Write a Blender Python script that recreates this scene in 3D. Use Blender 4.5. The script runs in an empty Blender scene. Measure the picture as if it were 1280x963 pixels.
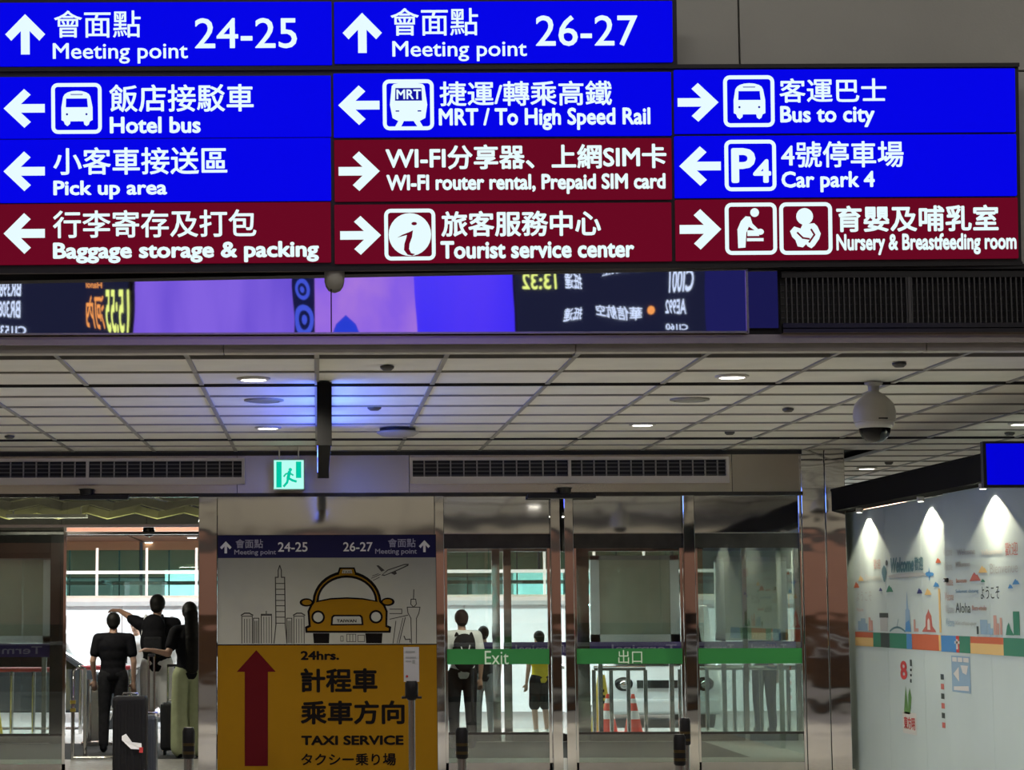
import bpy, bmesh, math, random
from mathutils import Matrix, Vector

random.seed(7)
scene = bpy.context.scene
COL = scene.collection
PI = math.pi

# ------------------------------------------------------------------ camera
cam_data = bpy.data.cameras.new('camera')
cam_data.sensor_width = 36.0
cam_data.lens = 36.0 * 2700.0 / 1280.0
cam_data.shift_x = (640.0 - 396.0) / 1280.0
cam_data.clip_end = 300
cam = bpy.data.objects.new('camera', cam_data)
COL.objects.link(cam)
cam.matrix_world = Matrix(((0.99999548, 0.00300583, 0.00005587, 0.0),
                           (0.00036836, -0.10406157, -0.99457079, 0.0),
                           (-0.00298370, 0.99456631, -0.10406221, 1.6),
                           (0, 0, 0, 1)))
scene.camera = cam

# ------------------------------------------------------------------ world, lights, exposure
world = bpy.data.worlds.new('world')
scene.world = world
world.use_nodes = True
world.node_tree.nodes['Background'].inputs[0].default_value = (0.55, 0.62, 0.75, 1)
world.node_tree.nodes['Background'].inputs[1].default_value = 0.05
scene.view_settings.view_transform = 'Standard'
scene.view_settings.look = 'None'
scene.view_settings.gamma = 1.0
scene.view_settings.use_curve_mapping = False
scene.view_settings.exposure = 0.0


def area(name, loc, size, power, color, rot=(0, 0, 0)):
    l = bpy.data.lights.new(name, 'AREA')
    l.shape = 'RECTANGLE'
    l.size, l.size_y = size
    l.energy = power
    l.color = color
    o = bpy.data.objects.new(name, l)
    o.location = loc
    o.rotation_euler = rot
    COL.objects.link(o)
    return o


def spot(name, loc, power, color, angle, blend=0.4, radius=0.04, rot=(0, 0, 0)):
    l = bpy.data.lights.new(name, 'SPOT')
    l.energy = power
    l.color = color
    l.spot_size = math.radians(angle)
    l.spot_blend = blend
    l.shadow_soft_size = radius
    o = bpy.data.objects.new(name, l)
    o.location = loc
    o.rotation_euler = rot
    COL.objects.link(o)
    return o


Z0 = -0.10            # floor level
WARM = (1.0, 0.92, 0.78)
COOL = (0.86, 0.96, 1.0)
# ceiling luminaires of the tall arrivals hall in front of the sign wall
for hx in (-7.0, 1.0, 9.0):
    for hy in (0.0, 8.5):
        area('hall_luminaire', (hx, hy, 8.78), (4.0, 1.2), 165, (1.0, 0.95, 0.86))
# luminaires under the roadway deck outside the glass front
for oy, p in ((31.2, 900), (36.0, 1700), (50.0, 6000)):
    area('kerbside_luminaire', (1.5, oy, 3.42), (20.0, 0.5), p, COOL)
area('soffit_fill', (1.5, 42.0, 2.2), (22.0, 0.3), 4500, (1.0, 0.93, 0.85), (PI, 0, 0))  # added fill lamp, brightens the salmon deck soffit from below
# vestibule luminaires between the two glass fronts
for vx in (-3.2, 2.2):
    area('vestibule_luminaire', (vx, 25.6, 2.70), (0.9, 0.2), 45, (1.0, 0.95, 0.8), (0, 0, 0))

area('fold_fill', (-2.9, 26.0, 2.56), (3.2, 0.15), 26, (1.0, 0.96, 0.70), (PI, 0, 0))  # added fill lamp under the zigzag folds to lift the olive panels

# ------------------------------------------------------------------ materials
MATS = {}


def mat(name, color, rough=0.5, metal=0.0, noise=0.0, nscale=6.0, bump=0.0, bscale=30.0,
        emit=None, estr=0.0, spec=0.5, aniso=None, coat=0.0):
    if name in MATS:
        return MATS[name]
    m = bpy.data.materials.new(name)
    m.use_nodes = True
    nt = m.node_tree
    b = nt.nodes['Principled BSDF']
    b.inputs['Base Color'].default_value = (*color, 1)
    b.inputs['Roughness'].default_value = rough
    b.inputs['Metallic'].default_value = metal
    b.inputs['Specular IOR Level'].default_value = spec
    if coat:
        b.inputs['Coat Weight'].default_value = coat
    tc = nt.nodes.new('ShaderNodeTexCoord')
    if noise > 0:
        n = nt.nodes.new('ShaderNodeTexNoise')
        n.inputs['Scale'].default_value = nscale
        n.inputs['Detail'].default_value = 5
        nt.links.new(tc.outputs['Object'], n.inputs['Vector'])
        r = nt.nodes.new('ShaderNodeValToRGB')
        r.color_ramp.elements[0].position = 0.3
        r.color_ramp.elements[1].position = 0.7
        r.color_ramp.elements[0].color = (*[c * (1 - noise) for c in color], 1)
        r.color_ramp.elements[1].color = (*[min(1, c * (1 + noise)) for c in color], 1)
        nt.links.new(n.outputs['Fac'], r.inputs['Fac'])
        nt.links.new(r.outputs['Color'], b.inputs['Base Color'])
    if bump > 0:
        n2 = nt.nodes.new('ShaderNodeTexNoise')
        n2.inputs['Scale'].default_value = bscale
        n2.inputs['Detail'].default_value = 2
        mp = nt.nodes.new('ShaderNodeMapping')
        if aniso:
            mp.inputs['Scale'].default_value = aniso
        nt.links.new(tc.outputs['Object'], mp.inputs['Vector'])
        nt.links.new(mp.outputs['Vector'], n2.inputs['Vector'])
        bp = nt.nodes.new('ShaderNodeBump')
        bp.inputs['Strength'].default_value = 1.0
        bp.inputs['Distance'].default_value = bump
        nt.links.new(n2.outputs['Fac'], bp.inputs['Height'])
        nt.links.new(bp.outputs['Normal'], b.inputs['Normal'])
    if emit is not None:
        b.inputs['Emission Color'].default_value = (*emit, 1)
        b.inputs['Emission Strength'].default_value = estr
    MATS[name] = m
    return m


def lit(name, color, strength=1.0, base=0.005):
    """a lit face: lamp lens, screen, backlit sign"""
    return mat(name, tuple(base for _ in range(3)), 0.5, emit=color, estr=strength, spec=0.0)


def screen_mat(name, c1, c2, strength, scale):
    """LED screen picture: soft vertical streaks between two colours"""
    m = bpy.data.materials.new(name)
    m.use_nodes = True
    nt = m.node_tree
    b = nt.nodes['Principled BSDF']
    b.inputs['Base Color'].default_value = (0.02, 0.02, 0.02, 1)
    tc = nt.nodes.new('ShaderNodeTexCoord')
    mp = nt.nodes.new('ShaderNodeMapping')
    mp.inputs['Scale'].default_value = scale
    n = nt.nodes.new('ShaderNodeTexNoise')
    n.inputs['Scale'].default_value = 1.0
    n.inputs['Detail'].default_value = 3
    r = nt.nodes.new('ShaderNodeValToRGB')
    r.color_ramp.elements[0].position = 0.35
    r.color_ramp.elements[1].position = 0.65
    r.color_ramp.elements[0].color = (*c1, 1)
    r.color_ramp.elements[1].color = (*c2, 1)
    nt.links.new(tc.outputs['Object'], mp.inputs['Vector'])
    nt.links.new(mp.outputs['Vector'], n.inputs['Vector'])
    nt.links.new(n.outputs['Fac'], r.inputs['Fac'])
    nt.links.new(r.outputs['Color'], b.inputs['Emission Color'])
    b.inputs['Emission Strength'].default_value = strength
    return m


def glass_mat(name, tint, refl=0.9, rough=0.0, base_refl=0.02):
    m = bpy.data.materials.new(name)
    m.use_nodes = True
    nt = m.node_tree
    nt.nodes.clear()
    out = nt.nodes.new('ShaderNodeOutputMaterial')
    t = nt.nodes.new('ShaderNodeBsdfTransparent')
    t.inputs[0].default_value = (*tint, 1)
    g = nt.nodes.new('ShaderNodeBsdfGlossy')
    g.inputs['Roughness'].default_value = rough
    g.inputs[0].default_value = (refl, refl, refl, 1)
    f = nt.nodes.new('ShaderNodeFresnel')
    f.inputs[0].default_value = 1.45
    a = nt.nodes.new('ShaderNodeMath')
    a.operation = 'ADD'
    a.inputs[1].default_value = base_refl
    mx = nt.nodes.new('ShaderNodeMixShader')
    nt.links.new(f.outputs[0], a.inputs[0])
    nt.links.new(a.outputs[0], mx.inputs[0])
    nt.links.new(t.outputs[0], mx.inputs[1])
    nt.links.new(g.outputs[0], mx.inputs[2])
    nt.links.new(mx.outputs[0], out.inputs[0])
    MATS[name] = m
    return m


M_TILE = mat('ceiling_tile_paint', (0.70, 0.69, 0.63), 0.75, noise=0.05, nscale=3)
M_TBAR = mat('ceiling_grid_grey', (0.26, 0.25, 0.23), 0.5)
M_TRIM = mat('beige_trim', (0.45, 0.43, 0.39), 0.5, noise=0.06)
M_WALL = mat('grey_wall_panel', (0.36, 0.36, 0.325), 0.6, noise=0.04, nscale=2, bump=0.0006, bscale=60)
M_VOID = mat('dark_void', (0.015, 0.015, 0.015), 0.8)
M_BLACK = mat('black_metal', (0.012, 0.012, 0.013), 0.45, spec=0.3)
M_MATT = mat('matt_black', (0.010, 0.010, 0.010), 0.9, spec=0.1)
M_FRAME = mat('sign_frame_black', (0.012, 0.012, 0.014), 0.4)
M_MIRROR = mat('mirror_steel', (0.88, 0.88, 0.90), 0.015, 1.0, bump=0.0022, bscale=0.9)
M_STEEL = mat('polished_steel', (0.66, 0.65, 0.63), 0.05, 1.0, bump=0.004, bscale=1.1, aniso=(1, 1, 1))
M_STEEL2 = mat('satin_steel', (0.55, 0.54, 0.52), 0.22, 1.0, noise=0.05)
M_COL = mat('column_steel', (0.66, 0.65, 0.63), 0.045, 1.0, bump=0.005, bscale=2.2, aniso=(0.5, 0.5, 1))
M_HEAD = mat('header_steel', (0.58, 0.545, 0.49), 0.26, 1.0, bump=0.002, bscale=0.8)
M_FLOOR = mat('granite_floor', (0.27, 0.262, 0.235), 0.5, spec=0.12, noise=0.18, nscale=25)
M_PEACH = mat('peach_panel', (0.55, 0.29, 0.21), 0.5, noise=0.05)
M_HALL = mat('hall_side_wall', (0.45, 0.42, 0.38), 0.6, noise=0.05)
M_WOOD = mat('brown_wood', (0.12, 0.055, 0.02), 0.4, noise=0.3, nscale=5)
M_WHITE = mat('white_paint', (0.78, 0.79, 0.78), 0.5, noise=0.03)
M_LENS = lit('lamp_lens', (1.0, 0.95, 0.85), 9.0)
M_GLASS = glass_mat('clear_glass', (0.90, 0.94, 0.92), base_refl=0.03)
M_GLASS4 = glass_mat('tinted_glass', (0.60, 0.68, 0.63), base_refl=0.12)
M_TEAL = glass_mat('teal_glass', (0.50, 0.80, 0.77), base_refl=0.04)
M_DARK = mat('dark_bronze', (0.035, 0.033, 0.03), 0.25, 0.3, noise=0.2)


# ------------------------------------------------------------------ mesh builder
class MB:
    def __init__(self):
        self.v, self.f = [], []

    def add(self, verts, faces):
        k = len(self.v)
        self.v += [tuple(p) for p in verts]
        self.f += [tuple(i + k for i in q) for q in faces]
        return self

    def box(self, x0, x1, y0, y1, z0, z1):
        x0, x1 = min(x0, x1), max(x0, x1)
        y0, y1 = min(y0, y1), max(y0, y1)
        z0, z1 = min(z0, z1), max(z0, z1)
        return self.add([(x0, y0, z0), (x1, y0, z0), (x1, y1, z0), (x0, y1, z0),
                         (x0, y0, z1), (x1, y0, z1), (x1, y1, z1), (x0, y1, z1)],
                        [(3, 2, 1, 0), (4, 5, 6, 7), (0, 1, 5, 4), (1, 2, 6, 5), (2, 3, 7, 6), (3, 0, 4, 7)])

    def prism(self, poly, d0, d1, axis='y'):
        """extrude a 2D polygon (a, b) along an axis between d0 and d1"""
        def P(a, b, d):
            return {'y': (a, d, b), 'x': (d, a, b), 'z': (a, b, d)}[axis]
        n = len(poly)
        vs = [P(a, b, d0) for a, b in poly] + [P(a, b, d1) for a, b in poly]
        fs = [tuple(range(n)), tuple(range(2 * n - 1, n - 1, -1))]
        fs += [(i, i + n, (i + 1) % n + n, (i + 1) % n) for i in range(n)]
        return self.add(vs, fs)

    def tube(self, pts, r, n=10, cap=True):
        pts = [Vector(p) for p in pts]
        rs = r if isinstance(r, (list, tuple)) else [r] * len(pts)
        rings = []
        up = None
        for i, p in enumerate(pts):
            d = (pts[min(i + 1, len(pts) - 1)] - pts[max(i - 1, 0)]).normalized()
            if up is None:
                up = Vector((0, 0, 1)) if abs(d.z) < 0.9 else Vector((1, 0, 0))
            a = d.cross(up)
            if a.length < 1e-4:
                a = d.cross(Vector((0, 1, 0)))
            a.normalize()
            b = d.cross(a)
            up = -b if up.dot(-b) > 0 else b
            rings.append([p + (a * math.cos(2 * PI * k / n) + b * math.sin(2 * PI * k / n)) * rs[i] for k in range(n)])
        vs = [tuple(q) for R in rings for q in R]
        fs = []
        for i in range(len(pts) - 1):
            for k in range(n):
                fs.append((i * n + k, i * n + (k + 1) % n, (i + 1) * n + (k + 1) % n, (i + 1) * n + k))
        if cap:
            fs.append(tuple(range(n - 1, -1, -1)))
            fs.append(tuple((len(pts) - 1) * n + k for k in range(n)))
        return self.add(vs, fs)

    def lathe(self, prof, c=(0, 0, 0), n=24):
        """profile of (radius, z) pairs turned about the vertical through c"""
        vs, fs = [], []
        for r, z in prof:
            for k in range(n):
                vs.append((c[0] + r * math.cos(2 * PI * k / n), c[1] + r * math.sin(2 * PI * k / n), c[2] + z))
        for i in range(len(prof) - 1):
            for k in range(n):
                fs.append((i * n + k, i * n + (k + 1) % n, (i + 1) * n + (k + 1) % n, (i + 1) * n + k))
        fs.append(tuple(range(n - 1, -1, -1)))
        fs.append(tuple((len(prof) - 1) * n + k for k in range(n)))
        return self.add(vs, fs)

    def ball(self, c, r, n=14, m=9):
        r = (r, r, r) if not isinstance(r, (list, tuple)) else r
        vs, fs = [], []
        vs.append((c[0], c[1], c[2] - r[2]))
        for i in range(1, m):
            t = -PI / 2 + PI * i / m
            for k in range(n):
                a = 2 * PI * k / n
                vs.append((c[0] + r[0] * math.cos(t) * math.cos(a), c[1] + r[1] * math.cos(t) * math.sin(a), c[2] + r[2] * math.sin(t)))
        vs.append((c[0], c[1], c[2] + r[2]))
        for k in range(n):
            fs.append((0, 1 + (k + 1) % n, 1 + k))
        for i in range(m - 2):
            for k in range(n):
                fs.append((1 + i * n + k, 1 + i * n + (k + 1) % n, 1 + (i + 1) * n + (k + 1) % n, 1 + (i + 1) * n + k))
        L = len(vs) - 1
        for k in range(n):
            fs.append((L, 1 + (m - 2) * n + k, 1 + (m - 2) * n + (k + 1) % n))
        return self.add(vs, fs)

    def mesh(self, name='mesh'):
        me = bpy.data.meshes.new(name)
        me.from_pydata(self.v, [], self.f)
        me.update()
        return me

    def build(self, name, material, parent=None, smooth=False, bevel=0.0, seg=2):
        me = self.mesh(name)
        if bevel > 0:
            bm = bmesh.new()
            bm.from_mesh(me)
            bmesh.ops.recalc_face_normals(bm, faces=bm.faces)
            bmesh.ops.bevel(bm, geom=list(bm.edges), offset=bevel, segments=seg, profile=0.5, affect='EDGES')
            bm.to_mesh(me)
            bm.free()
        me.materials.append(material)
        if smooth:
            me.polygons.foreach_set('use_smooth', [True] * len(me.polygons))
            me.set_sharp_from_angle(angle=math.radians(40))
        o = bpy.data.objects.new(name, me)
        COL.objects.link(o)
        if parent is not None:
            o.parent = parent
        return o


def box(name, b, material, parent=None, bevel=0.0):
    return MB().box(*b).build(name, material, parent, bevel=bevel)


def empty(name, loc=(0, 0, 0), rot=(0, 0, 0)):
    o = bpy.data.objects.new(name, None)
    o.empty_display_size = 0.1
    o.location = loc
    o.rotation_euler = rot
    COL.objects.link(o)
    return o


def tag(o, label=None, cat=None, group=None, kind=None):
    if label:
        o['label'] = label
    if cat:
        o['category'] = cat
    if group:
        o['group'] = group
    if kind:
        o['kind'] = kind
    return o


def struct(o, label, cat):
    return tag(o, label, cat, kind='structure')


def share(o, parent, loc=None):
    """copy that shares the mesh"""
    c = o.copy()
    COL.objects.link(c)
    c.parent = parent
    if loc is not None:
        c.location = loc
    return c


def copy_tree(o, parent=None):
    c = o.copy()
    COL.objects.link(c)
    c.parent = parent
    for ch in list(o.children):
        copy_tree(ch, c)
    return c


# ---- flat print: 2D polygons placed on a face
def front(d):            # face looking at -Y, (u, v) = (x, z), d = distance proud of the face
    return lambda u, v, k=0.0: (u, -d - k, v)


def east(X, d):          # face looking at -X on the welcome wall, (u, v) = (Y, z)
    return lambda u, v, k=0.0: (X - d - k, u, v)


def back(Y, d):          # face looking at +Y
    return lambda u, v, k=0.0: (u, Y + d + k, v)


def decal(name, polys, mp, material, parent):
    vs, fs = [], []
    for p in polys:
        k = len(vs)
        vs += [mp(*q) for q in p]
        fs.append(tuple(range(k, k + len(p))))
    me = bpy.data.meshes.new(name)
    me.from_pydata(vs, [], fs)
    me.update()
    me.materials.append(material)
    o = bpy.data.objects.new(name, me)
    COL.objects.link(o)
    o.parent = parent
    return o


def nbox(b):
    """normalised (x right, y down) to a box (u0, u1, v0, v1)"""
    u0, u1, v0, v1 = b
    return lambda x, y: (u0 + (u1 - u0) * x, v1 - (v1 - v0) * y)


def rect(b):
    u0, u1, v0, v1 = b
    return [(u0, v0), (u1, v0), (u1, v1), (u0, v1)]


def rrect(r, n=5, inset=0.0):
    """rounded unit square outline, y down"""
    pts = []
    lo, hi = inset, 1 - inset
    r = max(r - inset, 0.01)
    for cx, cy, a0 in ((hi - r, lo + r, -90), (hi - r, hi - r, 0), (lo + r, hi - r, 90), (lo + r, lo + r, 180)):
        for k in range(n + 1):
            a = math.radians(a0 + 90 * k / n)
            pts.append((cx + r * math.cos(a), cy + r * math.sin(a)))
    return pts


def ring_polys(b, t=0.075, r=0.13):
    f = nbox(b)
    o, i = rrect(r), rrect(r, inset=t)
    n = len(o)
    return [[f(*o[k]), f(*o[(k + 1) % n]), f(*i[(k + 1) % n]), f(*i[k])] for k in range(n)]


def disc(c, r, n=20):
    rx, ry = r if isinstance(r, tuple) else (r, r)
    return [(c[0] + rx * math.cos(2 * PI * k / n), c[1] + ry * math.sin(2 * PI * k / n)) for k in range(n)]


def stroke(pts, w):
    """polyline of width w as quads"""
    out = []
    for (x0, y0), (x1, y1) in zip(pts, pts[1:]):
        L = math.hypot(x1 - x0, y1 - y0) or 1e-6
        nx, ny = -(y1 - y0) / L * w / 2, (x1 - x0) / L * w / 2
        ex, ey = (x1 - x0) / L * w / 3, (y1 - y0) / L * w / 3
        out.append([(x0 - ex + nx, y0 - ey + ny), (x1 + ex + nx, y1 + ey + ny), (x1 + ex - nx, y1 + ey - ny), (x0 - ex - nx, y0 - ey - ny)])
    return out


ARROW = [(0, .5), (.50, 0), (.66, .15), (.42, .39), (1, .39), (1, .61), (.42, .61), (.66, .85), (.50, 1)]


def arrow_poly(b, way):
    f = nbox(b)
    q = {'left': lambda x, y: (x, y), 'right': lambda x, y: (1 - x, y), 'up': lambda x, y: (y, x)}[way]
    return [f(*q(x, y)) for x, y in ARROW]


_txt = {}


def text_polys(s, bold=0.0, shear=0.0, res=3):
    """outline of a string as (verts, faces) scaled to the unit square"""
    key = (s, bold, shear)
    if key in _txt:
        return _txt[key]
    c = bpy.data.curves.new('lettering', 'FONT')
    c.body = s
    c.resolution_u = res
    c.shear = shear
    o = bpy.data.objects.new('lettering', c)
    COL.objects.link(o)
    dg = bpy.context.evaluated_depsgraph_get()
    me = bpy.data.meshes.new_from_object(o.evaluated_get(dg))
    vs = [(v.co.x, v.co.y) for v in me.vertices]
    fs = [tuple(p.vertices) for p in me.polygons]
    bpy.data.objects.remove(o)
    bpy.data.curves.remove(c)
    bpy.data.meshes.remove(me)
    if bold > 0:                       # heavier strokes: the outline laid down again all around itself
        v0, f0, k = list(vs), list(fs), len(vs)
        for i in range(8):
            dx, dy = bold * math.cos(i * PI / 4), bold * math.sin(i * PI / 4)
            n = len(vs)
            vs += [(x + dx, y + dy) for x, y in v0]
            fs += [tuple(q + n for q in p) for p in f0]
    x0, x1 = min(v[0] for v in vs), max(v[0] for v in vs)
    y0, y1 = min(v[1] for v in vs), max(v[1] for v in vs)
    vs = [((x - x0) / (x1 - x0), (y - y0) / (y1 - y0)) for x, y in vs]
    _txt[key] = (vs, fs)
    return vs, fs


def text(name, s, b, mp, material, parent, bold=0.0, shear=0.0):
    """a line of lettering fitted to the box (u_left, u_right, v0, v1)"""
    vs, fs = text_polys(s, bold, shear)
    u0, u1, v0, v1 = b
    me = bpy.data.meshes.new(name)
    n = len(vs) // 9 if bold > 0 else len(vs)      # each heavier layer a hair behind the next
    me.from_pydata([mp(u0 + (u1 - u0) * x, v0 + (v1 - v0) * y, 0.00025 * (i // n)) for i, (x, y) in enumerate(vs)], [], fs)
    me.update()
    me.materials.append(material)
    o = bpy.data.objects.new(name, me)
    COL.objects.link(o)
    o.parent = parent
    return o


# ================================================================== THE SETTING
# ---- floors
fl = box('floor', (-16, 20, -8, 28.6, Z0 - 0.1, Z0), M_FLOOR)
struct(fl, 'polished grey granite floor of the arrivals hall', 'floor')
pv = box('pavement', (-20, 26, 28.6, 31.8, Z0 - 0.12, Z0 - 0.01), mat('concrete_pavement', (0.30, 0.29, 0.27), 0.7, noise=0.15, nscale=8))
struct(pv, 'concrete pavement outside the glass doors', 'pavement')
rd = box('road', (-30, 36, 31.8, 64, -0.4, -0.25), mat('asphalt', (0.20, 0.20, 0.20), 0.8, noise=0.25, nscale=20))
struct(rd, 'dark asphalt pick-up road beyond the pavement', 'road')

mt_ = box('entrance_mat', (-4.4, 5.0, 25.3, 28.3, Z0 - 0.02, Z0 + 0.002), mat('mat_charcoal', (0.035, 0.034, 0.032), 0.9, noise=0.3, nscale=60, spec=0.1))
tag(mt_, 'dark entrance mat on the vestibule floor under the people', 'mat')

# ---- low ceiling of tiles on an exposed grid
Z_C = 3.31
ceil = box('ceiling', (-12, 12.5, 14.35, 23.6, 3.40, 3.46), M_VOID)
struct(ceil, 'low beige tiled ceiling in front of the glass doors', 'ceiling')
P_T = 0.875
tile_mesh = MB().box(-P_T / 2 + 0.006, P_T / 2 - 0.006, -P_T / 2 + 0.006, P_T / 2 - 0.006, 0.0, 0.02)
proto_tile = None
cols = list(range(-6, 9))
rows = [14.58 + P_T * k for k in range(10)]
far_rows = [14.58 + P_T * k for k in range(10, 23)]
spots_t = [(c, r) for c in cols for r in rows] + [(c, r) for c in range(7, 13) for r in far_rows] + [(9, r) for r in rows[4:]]
for c, r in spots_t:
    x, y = c * P_T + P_T / 2, r + P_T / 2
    if proto_tile is None:
        proto_tile = tile_mesh.build('tile', M_TILE, ceil)
        t = proto_tile
    else:
        t = share(proto_tile, ceil)
    t.location = (x, y, Z_C + 0.008)
ext = box('ceiling_backing', (6.0, 11.6, 23.6, 35, 3.40, 3.46), M_VOID, ceil)
for c in range(-6, 14):
    y1 = 23.3 if c < 7 else 34.7
    y0 = 14.36 if c < 10 else 23.3
    box('grid_bar', (c * P_T - 0.017, c * P_T + 0.017, y0, y1, Z_C - 0.004, Z_C + 0.026), M_TBAR, ceil)
for k, r in enumerate(rows):
    dark = 0.014 if k in (2, 8) else 0.006
    box('grid_bar', (-6 * P_T, 9.9 * P_T, r - 0.012, r + 0.012, Z_C - dark, Z_C + 0.026), M_BLACK if k in (2, 8) else M_TBAR, ceil)
for k, r in enumerate(far_rows):
    box('grid_bar', (7 * P_T, 13 * P_T, r - 0.012, r + 0.012, Z_C - 0.006, Z_C + 0.026), M_TBAR, ceil)

# edge trim of the low ceiling
tr = empty('trim_1', (0, 14.3, Z_C))
struct(tr, 'beige edge trim along the front of the low ceiling', 'trim')
seams = [-8, -5.4, -2.9, -0.62, 1.72, 4.05, 6.4, 9.0]
for a, b_ in zip(seams, seams[1:]):
    box('trim_piece', (a + 0.003, b_ - 0.003, -0.06, 0.06, -0.005, 0.052), M_TRIM, tr, bevel=0.004)

# ---- upper wall above the low ceiling (grey panels)
uw = box('wall_front', (-9, 12.5, 14.31, 14.4, 3.36, 9.0), M_VOID)
struct(uw, 'grey panelled upper wall behind the hanging signboard', 'wall')
xs = [-8.74, -6.42, -4.10, -1.78, 0.54, 2.86, 5.18, 7.54, 9.86, 12.2]
zs = [3.87, 5.21, 6.75, 8.9]
for a, b_ in zip(xs, xs[1:]):
    for z0, z1 in zip(zs, zs[1:]):
        box('panel', (a + 0.006, b_ - 0.006, 14.27, 14.31, z0 + 0.006, z1 - 0.006), M_WALL, uw, bevel=0.003)

# ---- hall shell around and behind the camera
hc = box('ceiling_hall', (-16, 20, -8, 14.4, 9.0, 9.1), M_TILE)
struct(hc, 'high white ceiling of the arrivals hall', 'ceiling')
for hx in (-7.0, 1.0, 9.0):
    for hy in (0.0, 8.5):
        box('luminaire_housing', (hx - 2.1, hx + 2.1, hy - 0.7, hy + 0.7, 8.80, 9.0), M_TRIM, hc)
wl = box('wall_left', (-16.2, -16, -8, 24, 0, 9), M_HALL)
struct(wl, 'plain side wall of the arrivals hall', 'wall')
wr = box('wall_right', (20, 20.2, -8, 24, 0, 9), M_HALL)
struct(wr, 'plain far side wall of the arrivals hall', 'wall')
wb = box('wall_back', (-16, 20, -4.6, -4.2, 0, 9), mat('back_wall_dark', (0.06, 0.06, 0.065), 0.6, noise=0.1))
struct(wb, 'rear wall of the hall carrying the display boards', 'wall')
M_CREAM = mat('cream_panel', (0.62, 0.57, 0.46), 0.5, noise=0.04)
for k in range(18):
    box('panel', (-16 + 2 * k + 0.01, -14 + 2 * k - 0.01, -4.2, -4.15, 1.3, 3.2), M_PEACH, wb)
    box('panel', (-16 + 2 * k + 0.01, -14 + 2 * k - 0.01, -4.2, -4.15, 3.5, 4.4), M_CREAM, wb)
    box('panel', (-16 + 2 * k + 0.01, -14 + 2 * k - 0.01, -4.2, -4.15, Z0, 1.28), M_WOOD, wb)
# information counter opposite the doors (mirrored in the steel columns)
ctr = empty('service_counter', (6.2, 5.2, Z0))
tag(ctr, 'brown wooden service counter with white top mirrored in the columns', 'counter')
for k in range(5):
    box('front_panel', (-4 + 1.6 * k + 0.01, -2.4 + 1.6 * k - 0.01, 0.0, 0.6, 0.1, 1.02), M_WOOD, ctr)
box('worktop', (-4.05, 4.05, -0.1, 0.7, 1.03, 1.09), M_WHITE, ctr)
box('plinth', (-4, 4, 0.04, 0.56, 0, 0.1), M_BLACK, ctr)
ctr2 = empty('service_counter', (-6.5, 2.0, Z0))
tag(ctr2, 'second brown wooden counter standing beyond the camera side', 'counter')
for k in range(4):
    box('front_panel', (-3.2 + 1.6 * k + 0.01, -1.6 + 1.6 * k - 0.01, 0.0, 0.6, 0.1, 1.02), M_WOOD, ctr2)
box('worktop', (-3.25, 3.25, -0.1, 0.7, 1.03, 1.09), M_WHITE, ctr2)

# ---- mirror band under the signboard
mb = empty('mirror_band', (0, 14.17, 3.36))
tag(mb, 'polished mirror band below the signboard reflecting display screens', 'mirror')
for a, b_ in ((-5.2, -2.62), (-2.614, 0.092), (0.100, 2.832)):
    p = MB().box(a, b_, -0.05, -0.03, 0.066, 0.48).build('mirror_panel', M_MIRROR, mb)
box('mirror_panel', (2.848, 3.05, -0.02, 0.0, 0.09, 0.475), M_STEEL, mb).rotation_euler = (0, 0, 0)
box('edge_strip', (-5.2, 2.84, -0.06, -0.028, 0.054, 0.066), M_STEEL2, mb)
box('edge_strip', (2.832, 2.848, -0.06, -0.028, 0.05, 0.48), M_STEEL2, mb)
box('lower_mirror', (-5.2, 7.0, 0.0, 0.02, -0.008, 0.05), M_HEAD, mb)
box('top_rail', (-5.2, 7.0, -0.04, 0.0, 0.478, 0.51), M_BLACK, mb)
box('backing', (-5.2, 7.0, 0.02, 0.05, 0.0, 0.5), M_BLACK, mb)

# ---- black return-air grille right of the mirror band
gr = empty('air_grille', (3.07, 14.13, 3.40))
tag(gr, 'black slatted air grille beside the mirror band', 'grille')
box('frame', (0.0, 3.2, -0.02, 0.02, 0.38, 0.42), M_BLACK, gr)
box('frame', (0.0, 3.2, -0.03, 0.03, 0.045, 0.075), mat('dark_steel', (0.12, 0.12, 0.13), 0.2, 1.0), gr)
box('frame', (0.0, 3.2, -0.03, 0.03, 0.012, 0.038), MATS['dark_steel'], gr)
box('backing', (0.0, 3.2, 0.03, 0.05, 0.012, 0.42), M_VOID, gr)
slat0 = None
M_SLAT = mat('grille_slat', (0.07, 0.07, 0.072), 0.4, 0.5)
for k in range(76):
    if slat0 is None:
        slat0 = MB().box(-0.004, 0.004, -0.018, 0.018, 0.075, 0.38).build('slat', M_SLAT, gr)
        s = slat0
    else:
        s = share(slat0, gr)
    s.location.x = 0.03 + k * 0.0345
for k in range(6):
    box('cross_bar', (0.0, 2.7, 0.022, 0.028, 0.115 + k * 0.045, 0.119 + k * 0.045), M_SLAT, gr)
for x in (0.83, 1.62, 2.4):
    box('divider', (x, x + 0.02, -0.025, 0.02, 0.075, 0.38), M_SLAT, gr)

# small sensor dome hanging under the top rail
sn = empty('sensor_dome', (0.118, 14.05, 3.70))
tag(sn, 'small grey sensor dome on the mirror band below the sign', 'sensor')
MB().lathe([(0.012, 0), (0.04, 0.012), (0.058, 0.04), (0.066, 0.075), (0.066, 0.12), (0.05, 0.135)]).build('housing', mat('sensor_grey', (0.32, 0.31, 0.28), 0.5), sn, smooth=True)
box('bracket', (-0.05, 0.05, 0.02, 0.08, 0.125, 0.145), M_BLACK, sn)

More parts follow.
